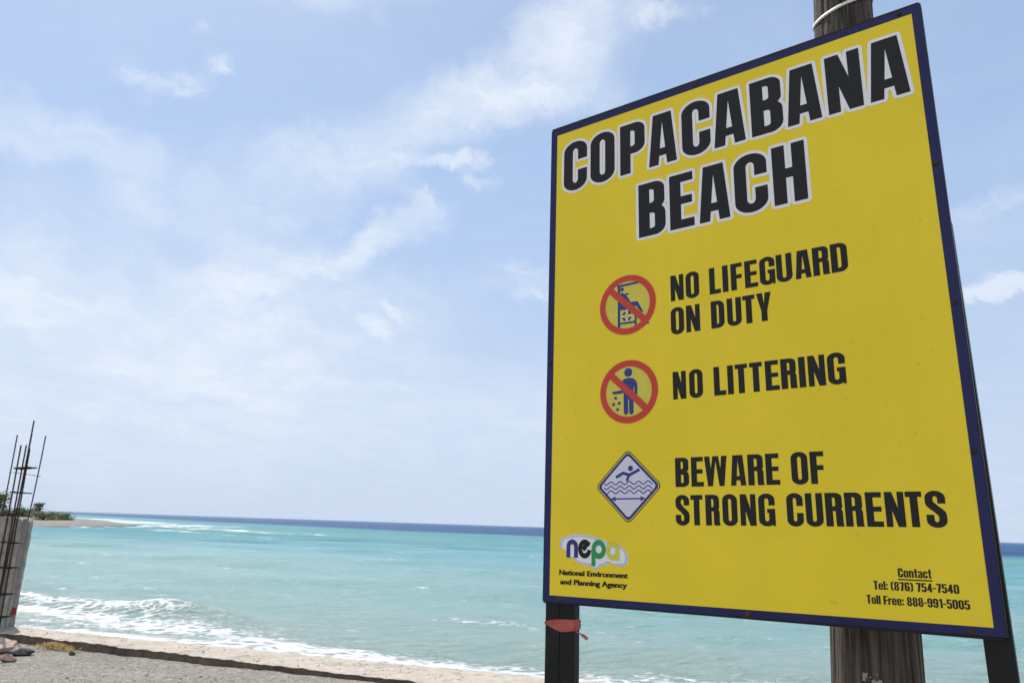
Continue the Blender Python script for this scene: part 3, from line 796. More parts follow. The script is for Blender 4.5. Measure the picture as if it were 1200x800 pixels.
# white strap wound round the pole above the sign
bm = bmesh.new()
c0 = Vector((adir.x * 3.285, adir.y * 3.285, 3.285))
n = 64; rs = []
for k in range(n):
    t_ = 2 * math.pi * k / n
    up = 0.040 * math.cos(t_ - R(20)) - 0.005
    for rr_, dz in ((0.0885, -0.0055), (0.0915, -0.0055), (0.0915, 0.0055), (0.0885, 0.0055)):
        pass
    rs.append([bm.verts.new(c0 + Vector((math.cos(t_) * rr_, math.sin(t_) * rr_, up + dz))) for rr_, dz in ((0.0870, -0.005), (0.0915, -0.005), (0.0915, 0.005), (0.0870, 0.005))])
for k in range(n):
    a_, b_ = rs[k], rs[(k + 1) % n]
    for j in range(4):
        bm.faces.new((a_[j], b_[j], b_[(j + 1) % 4], a_[(j + 1) % 4]))
bmesh.ops.recalc_face_normals(bm, faces=bm.faces[:])
o = from_bm('strap', bm, 'strap', pole, True); o['label'] = 'thin white strap wound round the pole above the sign'

# ------------------------------------------------------------------ the sign
TLc, TRc, BRc, BLc = Vector((0.1192, 2.4516, 3.0565)), Vector((1.085, 1.7397, 3.0776)), Vector((1.0845, 1.6908, 1.4466)), Vector((0.1188, 2.4027, 1.4255))
SXv = (TRc - TLc).normalized(); SZv = (TLc - BLc).normalized(); SZv = (SZv - SXv * SZv.dot(SXv)).normalized(); SYv = SZv.cross(SXv)
W, H = 1.2, 1.632
mid_top = (TLc + TRc) / 2
zt = mid_top.z / SZv.z
org = mid_top - SZv * zt
sign = bpy.data.objects.new('beach_sign', None); C.objects.link(sign)
sm = Matrix((SXv, SYv, SZv)).transposed().to_4x4(); sm.translation = org
sign.matrix_world = sm
tag(sign, 'large yellow beach warning sign with navy border and black lettering on two dark posts', 'sign')
def P3(u, v, y=0.0):
    """sign coordinates in millimetres from the top left corner"""
    return Vector((u / 1000 - W / 2, y, zt - v / 1000))

# frame: four mitred bars
bm = bmesh.new()
o_ = [(0, 0), (1200, 0), (1200, 1632), (0, 1632)]
wb = 32
i_ = [(wb, wb), (1200 - wb, wb), (1200 - wb, 1632 - wb), (wb, 1632 - wb)]
vf = [[bm.verts.new(P3(u, v, y)) for (u, v) in ring] for ring in (o_, i_) for y in (0.0, 0.028)]
of, ob_, if_, ib = vf
for k in range(4):
    j = (k + 1) % 4
    bm.faces.new((of[k], of[j], if_[j], if_[k])); bm.faces.new((ob_[k], ob_[j], ib[j], ib[k]))
    bm.faces.new((of[k], of[j], ob_[j], ob_[k])); bm.faces.new((if_[k], if_[j], ib[j], ib[k]))
bmesh.ops.recalc_face_normals(bm, faces=bm.faces[:])
corner = [e for e in bm.edges if {e.verts[0], e.verts[1]} in [{of[k], ob_[k]} for k in range(4)]]
bmesh.ops.bevel(bm, geom=corner, offset=0.006, segments=3, affect='EDGES')
outer = [e for e in bm.edges if len(e.link_faces) == 2 and abs(e.verts[0].co.y) < 1e-6 and abs(e.verts[1].co.y) < 1e-6 and any(abs(f.normal.y) < 0.5 for f in e.link_faces)]
bmesh.ops.bevel(bm, geom=outer, offset=0.002, segments=2, affect='EDGES')
from_bm('frame', bm, 'frame', sign)
# the sheet
bm = bmesh.new()
box(bm, -W / 2 + 0.003, W / 2 - 0.0015, -0.0030, -0.0003, zt - 1.627, zt - 0.0105, 0.0004, 1)
pn = from_bm('panel', bm, 'yellow', sign)
pn.data.materials.append(MAT['frame'])
for p in pn.data.polygons:
    p.material_index = 0 if abs(p.normal.y) > 0.9 else 1
# crossbars behind
for v in (300, 1330):
    bm = bmesh.new(); box(bm, -W / 2 + 0.034, W / 2 - 0.034, 0.002, 0.0275, zt - v / 1000 - 0.02, zt - v / 1000 + 0.02, 0.002, 1)
    from_bm('crossbar', bm, 'frame', sign)

PRINT = -0.0030
def union(polys):
    """plane union of simple polygons -> vertices, triangles"""
    V, Fc = [], []
    for p in polys:
        a = sum(p[k][0] * p[(k + 1) % len(p)][1] - p[(k + 1) % len(p)][0] * p[k][1] for k in range(len(p)))
        if abs(a) < 1e-9:
            continue
        if a < 0:
            p = p[::-1]
        b = len(V)
        V += [Vector((float(x), float(y))) for x, y in p]
        Fc.append(list(range(b, b + len(p))))
    r = geometry.delaunay_2d_cdt(V, [], Fc, 0, 1e-5)
    vs, fs, of_ = r[0], r[2], r[5]
    return vs, [f for f, o2 in zip(fs, of_) if o2]
def print_mesh(name, layers, mat, parent, root_off=True):
    """layers: list of (polys in sign millimetres, height above the sheet in mm)"""
    V, T_ = [], []
    for polys, hgt in layers:
        vs, fs = union(polys)
        b = len(V)
        V += [P3(x, y, PRINT - hgt / 1000) for x, y in vs]
        for f in fs:
            for k in range(1, len(f) - 1):
                tri = [b + f[0], b + f[k], b + f[k + 1]]
                a, c, d = V[tri[0]], V[tri[1]], V[tri[2]]
                if (c - a).cross(d - a).y > 0:
                    tri = tri[::-1]
                T_.append(tri)
    return from_np(name, V, T_, mat, parent)
def grow(polys, w):
    out = []
    for p in polys:
        n = len(p)
        out.append(list(p))
        for k in range(n):
            (x0, y0), (x1, y1) = p[k], p[(k + 1) % n]
            l = math.hypot(x1 - x0, y1 - y0)
            if l < 1e-6:
                continue
            nx_, ny_ = -(y1 - y0) / l * w, (x1 - x0) / l * w
            out.append([(x0 + nx_, y0 + ny_), (x1 + nx_, y1 + ny_), (x1 - nx_, y1 - ny_), (x0 - nx_, y0 - ny_)])
            out.append([(x0 + w * math.cos(t2), y0 + w * math.sin(t2)) for t2 in [R(22.5 + 45 * q) for q in range(8)]])
    return out

# ---- condensed heavy alphabet: cap height 1, origin at the left foot, y up
ST, HB = 0.198, 0.15
def arc(cx, cy, rx, ry, a0, a1, n=9):
    return [(cx + rx * math.cos(R(a0 + (a1 - a0) * k / n)), cy + ry * math.sin(R(a0 + (a1 - a0) * k / n))) for k in range(n + 1)]
def cap(w, yl, yr, top=1.0, s=ST, h=HB, ro=0.20, ri=0.075, x=0.0):
    m_ = w / 2
    p = [(0, yl), (0, top - ro)] + arc(m_, top - ro, m_, ro, 180, 90)[1:] + arc(m_, top - ro, m_, ro, 90, 0)[1:] + [(w, yr), (w - s, yr)]
    p += arc(m_, top - h - ri, m_ - s, ri, 0, 180) + [(s, yl)]
    return [(a + x, b) for a, b in p]
def cup(w, yl, yr, bot=0.0, **k):
    t_ = k.pop('tot', 1.0)
    return [(a, bot + t_ - b) for a, b in cap(w, t_ - (yl - bot), t_ - (yr - bot), top=t_, **k)]
def rect(x0, y0, x1, y1):
    return [(x0, y0), (x1, y0), (x1, y1), (x0, y1)]
def bowl(x0, w, y0, y1, s=ST, h=HB, ro=0.16, ri=0.05, rx=0.20):
    ih = (y1 - y0) / 2
    ro = min(ro, ih); 
    p = [(x0, y1), (w - rx, y1)] + arc(w - rx, y1 - ro, rx, ro, 90, 0)[1:] + arc(w - rx, y0 + ro, rx, ro, 0, -90) + [(x0, y0), (x0, y0 + h)]
    rxi = 0.06
    ri = min(ri, ih - h)
    p += [(w - s - rxi, y0 + h)] + arc(w - s - rxi, y0 + h + ri, rxi, ri, -90, 0)[1:] + arc(w - s - rxi, y1 - h - ri, rxi, ri, 0, 90) + [(x0, y1 - h)]
    return p
OS = 0.012    # overshoot of round letters
def g_O(w): return [cap(w, .5, .5, 1 + OS), cup(w, .5, .5, -OS, tot=1.0)]
def g_C(w): return [cap(w, .5, .615, 1 + OS), cup(w, .5, .40, -OS)]
def g_G(w): return [cap(w, .5, .635, 1 + OS), cup(w, .5, .44, -OS), rect(w * .52, .40, w, .53), rect(w - .085, 0, w, .45)]
def g_U(w): return [cup(w, 1, 1, -OS)]
def g_P(w): return [rect(0, 0, ST + .01, 1), bowl(.1, w, .385, 1, ST)]
def g_B(w): return [rect(0, 0, ST + .01, 1), bowl(.1, w - .012, .475, 1, ST, .135, .15, .04, .19), bowl(.1, w, 0, .555, ST, .135, .17, .04, .2)]
def g_R(w): return [rect(0, 0, ST + .01, 1), bowl(.1, w - .01, .455, 1, ST, .14, .15, .04, .19), [(w - ST - .02, .50), (w - .05, .53), (w - .005, .44), (w - .005, .10), (w + .012, 0), (w - ST + .005, 0), (w - ST - .01, .08), (w - ST - .01, .42)]]
def g_D(w): return [rect(0, 0, ST + .01, 1), bowl(.1, w, 0, 1, ST, .145, .21, .08, .24)]
def g_A(w):
    i0 = .345 * w
    return [[(0, 0), (i0, 0), (.5 * w, .83), (.5 * w, 1), (.17 * w, 1)], [(w, 0), (w - i0, 0), (.5 * w, .83), (.5 * w, 1), (.83 * w, 1)], [(.25 * w, .17), (.75 * w, .17), (.72 * w, .315), (.28 * w, .315)]]
def g_N(w): return [rect(0, 0, .175, 1), rect(w - .175, 0, w, 1), [(.02, 1), (.20, 1), (w - .02, 0), (w - .20, 0)]]
def g_H(w): return [rect(0, 0, ST, 1), rect(w - ST, 0, w, 1), rect(.1, .43, w - .1, .59)]
def g_E(w): return [rect(0, 0, ST + .005, 1), rect(.1, 0, w, .155), rect(.1, .845, w - .01, 1), rect(.1, .435, w - .03, .58)]
def g_F(w): return [rect(0, 0, ST + .005, 1), rect(.1, .845, w, 1), rect(.1, .42, w - .02, .57)]
def g_L(w): return [rect(0, 0, ST + .005, 1), rect(.1, 0, w, .16)]
def g_I(w): return [rect(0, 0, w, 1)]
def g_T(w): return [rect(0, .845, w, 1), rect(w / 2 - ST / 2 - .003, 0, w / 2 + ST / 2 + .003, .9)]
def g_Y(w): return [[(0, 1), (.205, 1), (w / 2, .60), (w / 2, .36), (w / 2 - .10, .36)], [(w, 1), (w - .205, 1), (w / 2, .60), (w / 2, .36), (w / 2 + .10, .36)], rect(w / 2 - .10, 0, w / 2 + .10, .38)]
def g_W(w):
    q = w / 4
    return [[(0, 1), (.19, 1), (q + .085, 0), (q - .085, 0)], [(2 * q - .10, 1), (2 * q + .02, 1), (q + .085, 0), (q - .06, 0)], [(2 * q - .02, 1), (2 * q + .10, 1), (3 * q + .06, 0), (3 * q - .085, 0)], [(w, 1), (w - .19, 1), (3 * q - .085, 0), (3 * q + .085, 0)]]
def g_S(w):
    spine = [(0, .74), (0, .68), (.02, .60), (.09, .52), (.20, .43), (w - ST - .02, .335), (w - ST, .27), (w - ST, .25), (w, .25), (w, .33), (w - .02, .42), (w - .09, .50), (w - .19, .585), (ST + .03, .68), (ST, .72), (ST, .74)]
    return [cap(w, .73, .655, 1 + OS), cup(w, .345, .26, -OS), spine]
# lower case and figures for the small lines
XH = .76
def l_o(w): return [cap(w, .38, .38, XH, .18, .12, .15, .06), cup(w, .38, .38, 0, tot=XH, s=.18, h=.12, ro=.15, ri=.06)]
def l_n(w): return [rect(0, 0, .18, XH), cap(w, .0, 0, XH, .18, .14, .14, .06)]
def l_t(w): return [rect(.06, .12, .24, .97), rect(0, .63, w, XH), [(.06, .14), (.10, .02), (.18, 0), (w, 0), (w, .12), (.24, .14)]]
def l_a(w): return [cap(w, .56, 0, XH, .18, .12, .14, .06), cup(w, .20, .20, 0, tot=XH, s=.18, h=.11, ro=.12, ri=.05), rect(0, .2, .18, .32), [(0, .30), (.18, .30), (w - .15, .42), (w - .1, .50), (.12, .42)]]
def l_c(w): return [cap(w, .38, .48, XH, .18, .12, .15, .06), cup(w, .38, .29, 0, tot=XH, s=.18, h=.12, ro=.15, ri=.06)]
def l_e(w): return [cap(w, .38, .34, XH, .18, .12, .15, .06), cup(w, .38, .25, 0, tot=XH, s=.18, h=.12, ro=.15, ri=.06), rect(.1, .33, w - .02, .44)]
def l_l(w): return [rect(0, 0, w, 1)]
def l_r(w): return [rect(0, 0, .18, XH), [(.16, XH - .14), (.22, XH - .02), (w, XH), (w, XH - .17), (.24, XH - .22), (.17, XH - .32)]]
def l_colon(w): return [rect(0, .06, w, .25), rect(0, .52, w, .71)]
def l_dash(w): return [rect(0, .38, w, .52)]
def l_par(w): return [[(w, 1.02), (w - .1, 1.02), (0, .85), (0, .12), (w - .1, -.05), (w, -.05), (w, .06), (.17, .18), (.17, .79), (w, .91)]]
def l_parr(w): return [[(w - x, y) for x, y in p] for p in l_par(w)]
def d_0(w): return g_O(w)
def d_1(w): return [rect(w - .20, 0, w, 1), [(0, .78), (0, .90), (w - .12, 1), (w - .12, .82)]]
def d_4(w): return [rect(w - .26, 0, w - .07, 1), [(0, .20), (w, .20), (w, .34), (0, .34)], [(0, .30), (.17, .30), (w - .12, .86), (w - .12, 1), (.25, 1)]]
def d_5(w): return [rect(.02, .48, .20, 1), rect(.02, .85, w - .02, 1), cap(w, .5, .3, .66, ST, .12, .14, .05), cup(w, .27, .35, -OS)]
def d_6(w): return [cap(w, .5, .70, 1 + OS), cup(w, .5, .32, -OS), cap(w, .4, .3, .60, ST, .11, .13, .05)]
def d_7(w): return [rect(0, .845, w, 1), [(w - .20, .88), (w, .88), (w, .80), (.31, 0), (.10, 0)]]
def d_8(w):
    up = cap(w - .03, .74, .74, 1 + OS, ST - .01, .125, .235, .09, .015) , cup(w - .03, .76, .76, .46, tot=.565, s=ST - .01, h=.10, ro=.235, ri=.08, x=.015)
    return list(up) + [cap(w, .3, .3, .565, ST, .10, .25, .09), cup(w, .31, .31, -OS, ro=.25, ri=.09)]
def d_9(w): return [[(w - x, 1 - y) for x, y in p] for p in d_6(w)]
GL = {'O': g_O, 'C': g_C, 'G': g_G, 'U': g_U, 'P': g_P, 'B': g_B, 'R': g_R, 'D': g_D, 'A': g_A, 'N': g_N, 'H': g_H, 'E': g_E, 'F': g_F, 'L': g_L, 'I': g_I, 'T': g_T, 'Y': g_Y, 'W': g_W, 'S': g_S,
      'o': l_o, 'n': l_n, 't': l_t, 'a': l_a, 'c': l_c, 'e': l_e, 'l': l_l, 'r': l_r, ':': l_colon, '-': l_dash, '(': l_par, ')': l_parr,
      '0': d_0, '1': d_1, '4': d_4, '5': d_5, '6': d_6, '7': d_7, '8': d_8, '9': d_9}
WD = {'o': .46, 'n': .46, 't': .30, 'a': .44, 'c': .44, 'e': .46, 'l': .19, 'r': .33, ':': .18, '-': .29, '(': .27, ')': .27, '0': .51, '1': .34, '4': .50, '5': .49, '6': .50, '7': .44, '8': .50, '9': .50, 'C': .50, 'T': .44, 'F': .42, ' ': .20}
def place(ch, u0, u1, base, height):
    """glyph set between u0 and u1 (mm) with its foot at v = base"""
    w = (u1 - u0) / height
    return [[(u0 + x * height, base - y * height) for x, y in p] for p in GL[ch](w)]
def line(text, u0, u1, base, height, gap=.055):
    tot = sum(WD[c] for c in text) + gap * (len(text) - 1)
    k = (u1 - u0) / tot
    x = u0; out = []
    for c in text:
        if c != ' ':
            polys = GL[c](WD[c])
            out.append([[(x + px * k, base - py * height) for px, py in p] for p in polys])
        x += (WD[c] + gap) * k
    return out
def spans(word, us):
    return list(zip(word, us[0::2], us[1::2]))

title = []
for ch, a, b in spans('COPACABANA', [59, 153, 167, 261, 282, 373, 387, 484, 503, 597, 608, 706, 725, 819, 830, 926, 944, 1036, 1053, 1151]):
    title.append(place(ch, a, b, 267.5, 184.5))
for ch, a, b in spans('BEACH', [347, 440, 455, 535, 551, 647, 663, 761, 777, 870]):
    title.append(place(ch, a, b, 506, 185))
tl = print_mesh('title_lettering', [(g, 1.1) for g in title], 'black_ink', sign)
print_mesh('outline', [(grow(g, 9.5), 0.45 + 0.22 * (k % 2)) for k, g in enumerate(title)], 'white_ink', tl)

def words(name, rows):
    ls = []
    for word, us, base, hgt in rows:
        for ch, a, b in spans(word.replace(' ', ''), us):
            ls.append((place(ch, a, b, base, hgt), 0.6))
    return print_mesh(name, ls, 'black_ink', sign)
words('lifeguard_lettering', [('NO LIFEGUARD', [450, 492, 499, 541, 573, 607, 613, 630, 638, 672, 679, 716, 722, 765, 769, 812, 820, 862, 867, 909, 914, 956], 738, 82),
                              ('ON DUTY', [448, 490, 497, 540, 574, 614, 622, 664, 668, 703, 708, 749], 843, 83)])
words('littering_lettering', [('NO LITTERING', [449, 490, 500, 541, 574, 609, 614, 631, 636, 671, 677, 712, 720, 757, 762, 803, 809, 826, 833, 876, 882, 926], 1041, 83)])
words('currents_lettering', [('BEWARE OF', [449, 490, 497, 533, 536, 601, 610, 652, 658, 700, 706, 742, 772, 814, 820, 854], 1293, 82),
                             ('STRONG CURRENTS', [447, 488, 492, 527, 535, 575, 583, 624, 632, 674, 681, 724, 754, 795, 801, 843, 849, 890, 895, 936, 943, 980, 986, 1028, 1031, 1066, 1072, 1114], 1398, 82)])
ls = [(g, 0.6) for g in line('Contact', 999, 1068, 1512, 20.5)] + [(g, 0.6) for g in line('Tel: (876) 754-7540', 944, 1120, 1542, 19.5)] + [(g, 0.6) for g in line('Toll Free: 888-991-5005', 926, 1137, 1574.5, 19.5)]
ls.append(([[(998, 1515.5), (1069, 1515.5), (1069, 1518.3), (998, 1518.3)]], 0.6))
print_mesh('contact_lettering', ls, 'black_ink', sign)
# agency name in a plain bold grotesque: Blender's own built-in face
def grotesque(name, rows, parent):
    V, T_ = [], []
    for text, u0, u1, base, caph in rows:
        cu = bpy.data.curves.new('tmp', 'FONT'); cu.body = text; cu.size = 1.0; cu.offset = 0.026; cu.resolution_u = 4; cu.fill_mode = 'FRONT'
        o = bpy.data.objects.new('tmp', cu); C.objects.link(o)
        dg = bpy.context.evaluated_depsgraph_get(); dg.update()
        me = bpy.data.meshes.new_from_object(o.evaluated_get(dg))
        co = np.array([v.co[:] for v in me.vertices])
        x0, x1 = co[:, 0].min(), co[:, 0].max()
        kx = (u1 - u0) / (x1 - x0); ky = caph / 0.735
        for sh, lift in ((-0.030, 0.0005), (0.030, 0.0007), (0.0, 0.0009)):      # three passes, a hair apart, make the bold stroke
            b = len(V)
            V += [P3(u0 + (c[0] + sh - x0) * kx, base - c[1] * ky, PRINT - lift) for c in co]
            for p in me.polygons:
                idx = [b + q for q in p.vertices]
                T_ += [(idx[0], idx[k], idx[k + 1]) for k in range(1, len(idx) - 1)]
        bpy.data.objects.remove(o); bpy.data.curves.remove(cu); bpy.data.meshes.remove(me)
    return from_np(name, V, T_, 'black_ink', parent)
grotesque('agency_lettering', [('National Environment', 63, 295, 1547, 15.2), ('and Planning Agency', 67, 292, 1574, 15.2)], sign)

# navy border printed on the sheet
bm = bmesh.new()
def quad_ring(bm, o4, i4, y):
    a_ = [bm.verts.new(P3(u, v, y)) for u, v in o4]; b_ = [bm.verts.new(P3(u, v, y)) for u, v in i4]
    for k in range(4):
        j = (k + 1) % 4
        bm.faces.new((a_[k], b_[k], b_[j], a_[j]))
quad_ring(bm, [(3.4, 10.9), (1198.1, 10.9), (1198.1, 1626.6), (3.4, 1626.6)], [(28.5, 33), (1176.5, 33), (1176.5, 1608.5), (28, 1608.5)], PRINT - 0.0005)
from_bm('border', bm, 'border', sign)

# ---- pictograms
def disc(cx, cy, rx, ry=None, n=40, a0=0, a1=360):
    ry = ry or rx
    return [(cx + rx * math.cos(R(a0 + (a1 - a0) * k / n)), cy + ry * math.sin(R(a0 + (a1 - a0) * k / n))) for k in range(n if a1 - a0 == 360 else n + 1)]
def annulus(cx, cy, ro, ri, n=24):
    out = []
    for a0 in (0, 90, 180, 270):
        out.append(disc(cx, cy, ro, ro, n // 2, a0, a0 + 90) + disc(cx, cy, ri, ri, n // 2, a0, a0 + 90)[::-1])
    return out
def bar(x0, y0, x1, y1, w):
    l = math.hypot(x1 - x0, y1 - y0); nx_, ny_ = -(y1 - y0) / l * w / 2, (x1 - x0) / l * w / 2
    return [(x0 + nx_, y0 + ny_), (x1 + nx_, y1 + ny_), (x1 - nx_, y1 - ny_), (x0 - nx_, y0 - ny_)]
LIFEGUARD = [[(269.2, 653.6), (277.8, 655.2), (277.0, 795.5), (268.4, 794.2)], [(265.7, 652.6), (337.6, 651.4), (344.2, 658.5), (269.1, 660.5)], [(277.6, 686.3), (282.9, 678.1), (293.1, 685.8), (303.9, 697.5), (313.3, 713.7), (306.4, 723.7), (279.2, 706.0)], [(289.7, 685.8), (306.8, 684.4), (308.4, 689.3), (291.3, 692.6)], [(303.1, 715.1), (338.4, 717.1), (358.7, 756.4), (347.9, 751.5), (333.2, 731.5), (306.3, 733.3)], [(275.8, 713.5), (303.0, 729.5), (299.5, 739.2), (275.6, 737.7)], [(327.9, 756.1), (334.9, 740.2), (334.4, 793.4), (327.4, 793.9)], [(275.4, 779.4), (329.3, 780.0), (329.2, 786.6), (275.3, 785.1)], [(368.0, 790.2), (375.1, 791.3), (377.3, 797.3), (369.2, 796.6)]]
LITTER = [[(279.2, 974.2), (283.6, 965.6), (292.6, 960.5), (307.4, 959.7), (320.5, 963.3), (329.5, 971.5), (333.9, 984.6), (333.2, 1011.4), (329.0, 1015.7), (323.5, 1011.9), (323.4, 989.5), (320.8, 989.2), (319.6, 1069.3), (315.0, 1074.3), (308.6, 1073.1), (305.4, 1068.2), (304.6, 1026.5), (301.8, 1026.3), (302.1, 1067.9), (297.2, 1074.0), (290.0, 1072.2), (286.8, 1066.6), (286.9, 1006.8), (279.0, 1000.0)], [(248.9, 998.5), (274.0, 996.5), (282.7, 998.7), (282.6, 1006.2), (252.3, 1007.1), (247.2, 1002.9)]]
r1_ = print_mesh('prohibition_symbol', [(annulus(302.5, 722.5, 98, 78) + [bar(236, 660, 368, 786, 21)], 1.5)], 'red_ink', sign)
r1_['label'] = 'red prohibition ring over a lifeguard on a tower chair'
print_mesh('background', [([disc(302.5, 722.5, 80)], 0.4)], 'dull_yellow', r1_)
print_mesh('figure', [(LIFEGUARD + [disc(284.7, 668.8, 6.5)] + annulus(300.3, 760, 17, 9.2), 0.9)], 'blue_ink', r1_)
print_mesh('buoy_mark', [([rect(300.3 - 3, 742.6, 303.3, 751.2), rect(297.3, 768.8, 303.3, 777.4), rect(283, 757, 291.4, 763), rect(309.2, 757, 317.6, 763)], 1.2)], 'white_ink', r1_)
r2_ = print_mesh('prohibition_symbol', [(annulus(303.5, 1002, 98, 78) + [bar(237, 939.5, 369, 1065.5, 21)], 1.5)], 'red_ink', sign)
r2_['label'] = 'red prohibition ring over a figure dropping litter'
print_mesh('background', [([disc(303.5, 1002, 80)], 0.4)], 'dull_yellow', r2_)
sq = []
for cx_, cy_, an in [(259.2, 1019.2, 20), (271.5, 1036.3, 35), (251.8, 1038.8, 25), (266.1, 1055.4, 5)]:
    sq.append([(cx_ + 6.3 * math.cos(R(an + 45 + 90 * k)), cy_ + 6.3 * math.sin(R(an + 45 + 90 * k))) for k in range(4)])
print_mesh('figure', [(LITTER + [disc(303.3, 942.5, 13.8)] + sq, 0.9)], 'blue_ink', r2_)
def diamond(h, rc):
    cx_, cy_ = 298.5, 1287.5
    out = []
    for k, (dx, dy) in enumerate([(1, 0), (0, 1), (-1, 0), (0, -1)]):
        d = h - rc
        c_ = (cx_ + dx * d, cy_ + dy * d)
        out += [(c_[0] + rc * math.cos(R(90 * k - 45 + 15 * q)), c_[1] + rc * math.sin(R(90 * k - 45 + 15 * q))) for q in range(7)]
    return out
def path(pts, w, round_=True):
    out = [bar(*pts[k], *pts[k + 1], w) for k in range(len(pts) - 1)]
    out += [disc(x, y, w / 2, w / 2, 10) for x, y in (pts if round_ else pts[1:-1])]
    return out
dm = print_mesh('current_symbol', [([diamond(103, 17)], 0.3)], 'black_ink', sign)
dm['label'] = 'white diamond with a swimmer, waves and a double arrow'
print_mesh('outer_gap', [([diamond(100, 16)], 0.5)], 'dull_yellow', dm)
print_mesh('rim', [([diamond(97, 13)], 0.7)], 'navy_ink', dm)
print_mesh('background', [([diamond(88, 9)], 0.9)], 'lilac_ink', dm)
fig = path([(259, 1261), (282.5, 1248.4), (303.8, 1254.8), (337, 1239.5)], 9, False) + path([(302, 1255.3), (295, 1272)], 8.5, False) + [disc(307.5, 1235.3, 8.2)]
for base in (1277.8, 1291, 1304):
    fig += path([(219.8 + 157.5 * k / 60, base + 4.6 * math.sin(k / 60 * 5.2 * 2 * math.pi)) for k in range(61)], 3.2)
fig += [bar(250, 1323.7, 346, 1323.7, 4.2), [(241.5, 1323.7), (257, 1316), (257, 1331.4)], [(354.5, 1323.7), (339, 1316), (339, 1331.4)]]
print_mesh('figure', [(fig, 1.1)], 'navy_ink', dm)

# ---- agency emblem
CLOUD = [(62.2, 1463.1), (62.8, 1447.9), (73.4, 1436.3), (88.8, 1432.3), (105.7, 1432.6), (111.7, 1427.5), (128.4, 1426.3), (149.5, 1429.0), (179.1, 1432.4), (199.6, 1438.3), (219.9, 1441.7), (227.9, 1447.6), (231.4, 1456.1), (265.3, 1455.4), (279.2, 1463.5), (290.2, 1472.8), (295.6, 1487.0), (294.9, 1508.2), (287.2, 1513.2), (265.0, 1514.5), (248.2, 1513.4), (241.2, 1507.6), (234.1, 1506.7), (225.6, 1509.3), (219.9, 1515.5), (205.6, 1516.5), (199.9, 1522.3), (192.7, 1531.0), (184.0, 1526.5), (176.7, 1518.2), (162.1, 1516.3), (132.4, 1512.4), (120.4, 1506.7), (115.7, 1496.9), (88.4, 1497.2), (86.5, 1477.7), (83.4, 1472.8), (71.0, 1472.6)]
cl = print_mesh('agency_emblem', [([CLOUD], 0.3)], 'lilac_ink', sign)
cx_, cy_ = 180, 1477
print_mesh('shading', [([[(cx_ + (x - cx_) * .965, cy_ + (y - cy_) * .93 + 1.0) for x, y in CLOUD]], 0.5)], 'sky_ink', cl)
print_mesh('backing', [([[(cx_ + (x - cx_) * .93, cy_ + (y - cy_) * .86) for x, y in CLOUD]], 0.7)], 'white_ink', cl)
def half(cx, cy, ro, rh, ri, rj, a0, a1):
    return disc(cx, cy, ro, rh, 20, a0, a1) + disc(cx, cy, ri, rj, 20, a0, a1)[::-1]
n_ = [half(108, 1464, 20.5, 21.5, 6.5, 7, 180, 360), rect(87.5, 1463.5, 101.5, 1496), rect(114.5, 1463.5, 128.5, 1496)]
print_mesh('letter', [(n_, 1.0)], 'navy_ink', cl)
e_ = [half(152, 1469.5, 23, 27.5, 9.5, 12.5, 8, 180), half(152, 1469.5, 23, 27.5, 9.5, 12.5, 180, 318), [(146, 1474), (141, 1466), (163, 1446), (172, 1452), (168, 1460)], [(144, 1470), (150, 1477), (160, 1468), (152, 1460)]]
print_mesh('letter', [(e_, 1.3)], 'black_ink', cl)
p_ = [half(200, 1469.5, 24, 27.5, 10.5, 11.5, 0, 180), half(200, 1469.5, 24, 27.5, 10.5, 11.5, 180, 360), rect(175.5, 1469, 189, 1517.5)]
print_mesh('letter', [(p_, 1.6)], 'green_ink', cl)
a_ = [half(247, 1473, 22, 26, 9.5, 12, 0, 180), half(247, 1473, 22, 26, 9.5, 12, 180, 360), rect(255.5, 1472, 269, 1499)]
print_mesh('letter', [(a_, 1.9)], 'lime_ink', cl)

# ---- bolts along the border
def bolt(u, v):
    bm = bmesh.new()
    c = P3(u, v, PRINT - 0.0008)
    seg = 6
    for (r0, y0, y1) in ((0.0072, 0.0, -0.0010), (0.0048, -0.0010, -0.0040)):
        k = 20 if r0 > 0.006 else 6
        lo = [bm.verts.new(c + Vector((math.cos(2 * math.pi * q / k) * r0, y0, math.sin(2 * math.pi * q / k) * r0))) for q in range(k)]
        hi = [bm.verts.new(c + Vector((math.cos(2 * math.pi * q / k) * r0 * .94, y1, math.sin(2 * math.pi * q / k) * r0 * .94))) for q in range(k)]
        for q in range(k):
            bm.faces.new((lo[q], lo[(q + 1) % k], hi[(q + 1) % k], hi[q]))
        bm.faces.new(hi)
    bmesh.ops.recalc_face_normals(bm, faces=bm.faces[:])
    return from_bm('bolt', bm, 'bolt', sign)
for u, v in [(1184, 491), (1185, 868), (1185, 1227), (1146, 21), (553, 21), (65, 1618), (637, 1618), (1133, 1618), (15, 882)]:
    bolt(u, v)

# ---- posts
bm = bmesh.new()
box(bm, -W / 2 - 0.007, -W / 2 + 0.0445, 0.0295, 0.062, -0.35, zt - 0.25, 0.0025, 2)
box(bm, -W / 2 + 0.0455, -W / 2 + 0.097, 0.0295, 0.062, -0.35, zt - 0.25, 0.0025, 2)
from_bm('post', bm, 'post', sign)
bm = bmesh.new()
box(bm, W / 2 - 0.057, W / 2 + 0.0, 0.0295, 0.062, -0.35, zt - 0.64, 0.003, 2)
for v in bm.verts:
    v.co.x += 0.0070 * (zt - 0.64 - v.co.z)
from_bm('post', bm, 'post', sign)

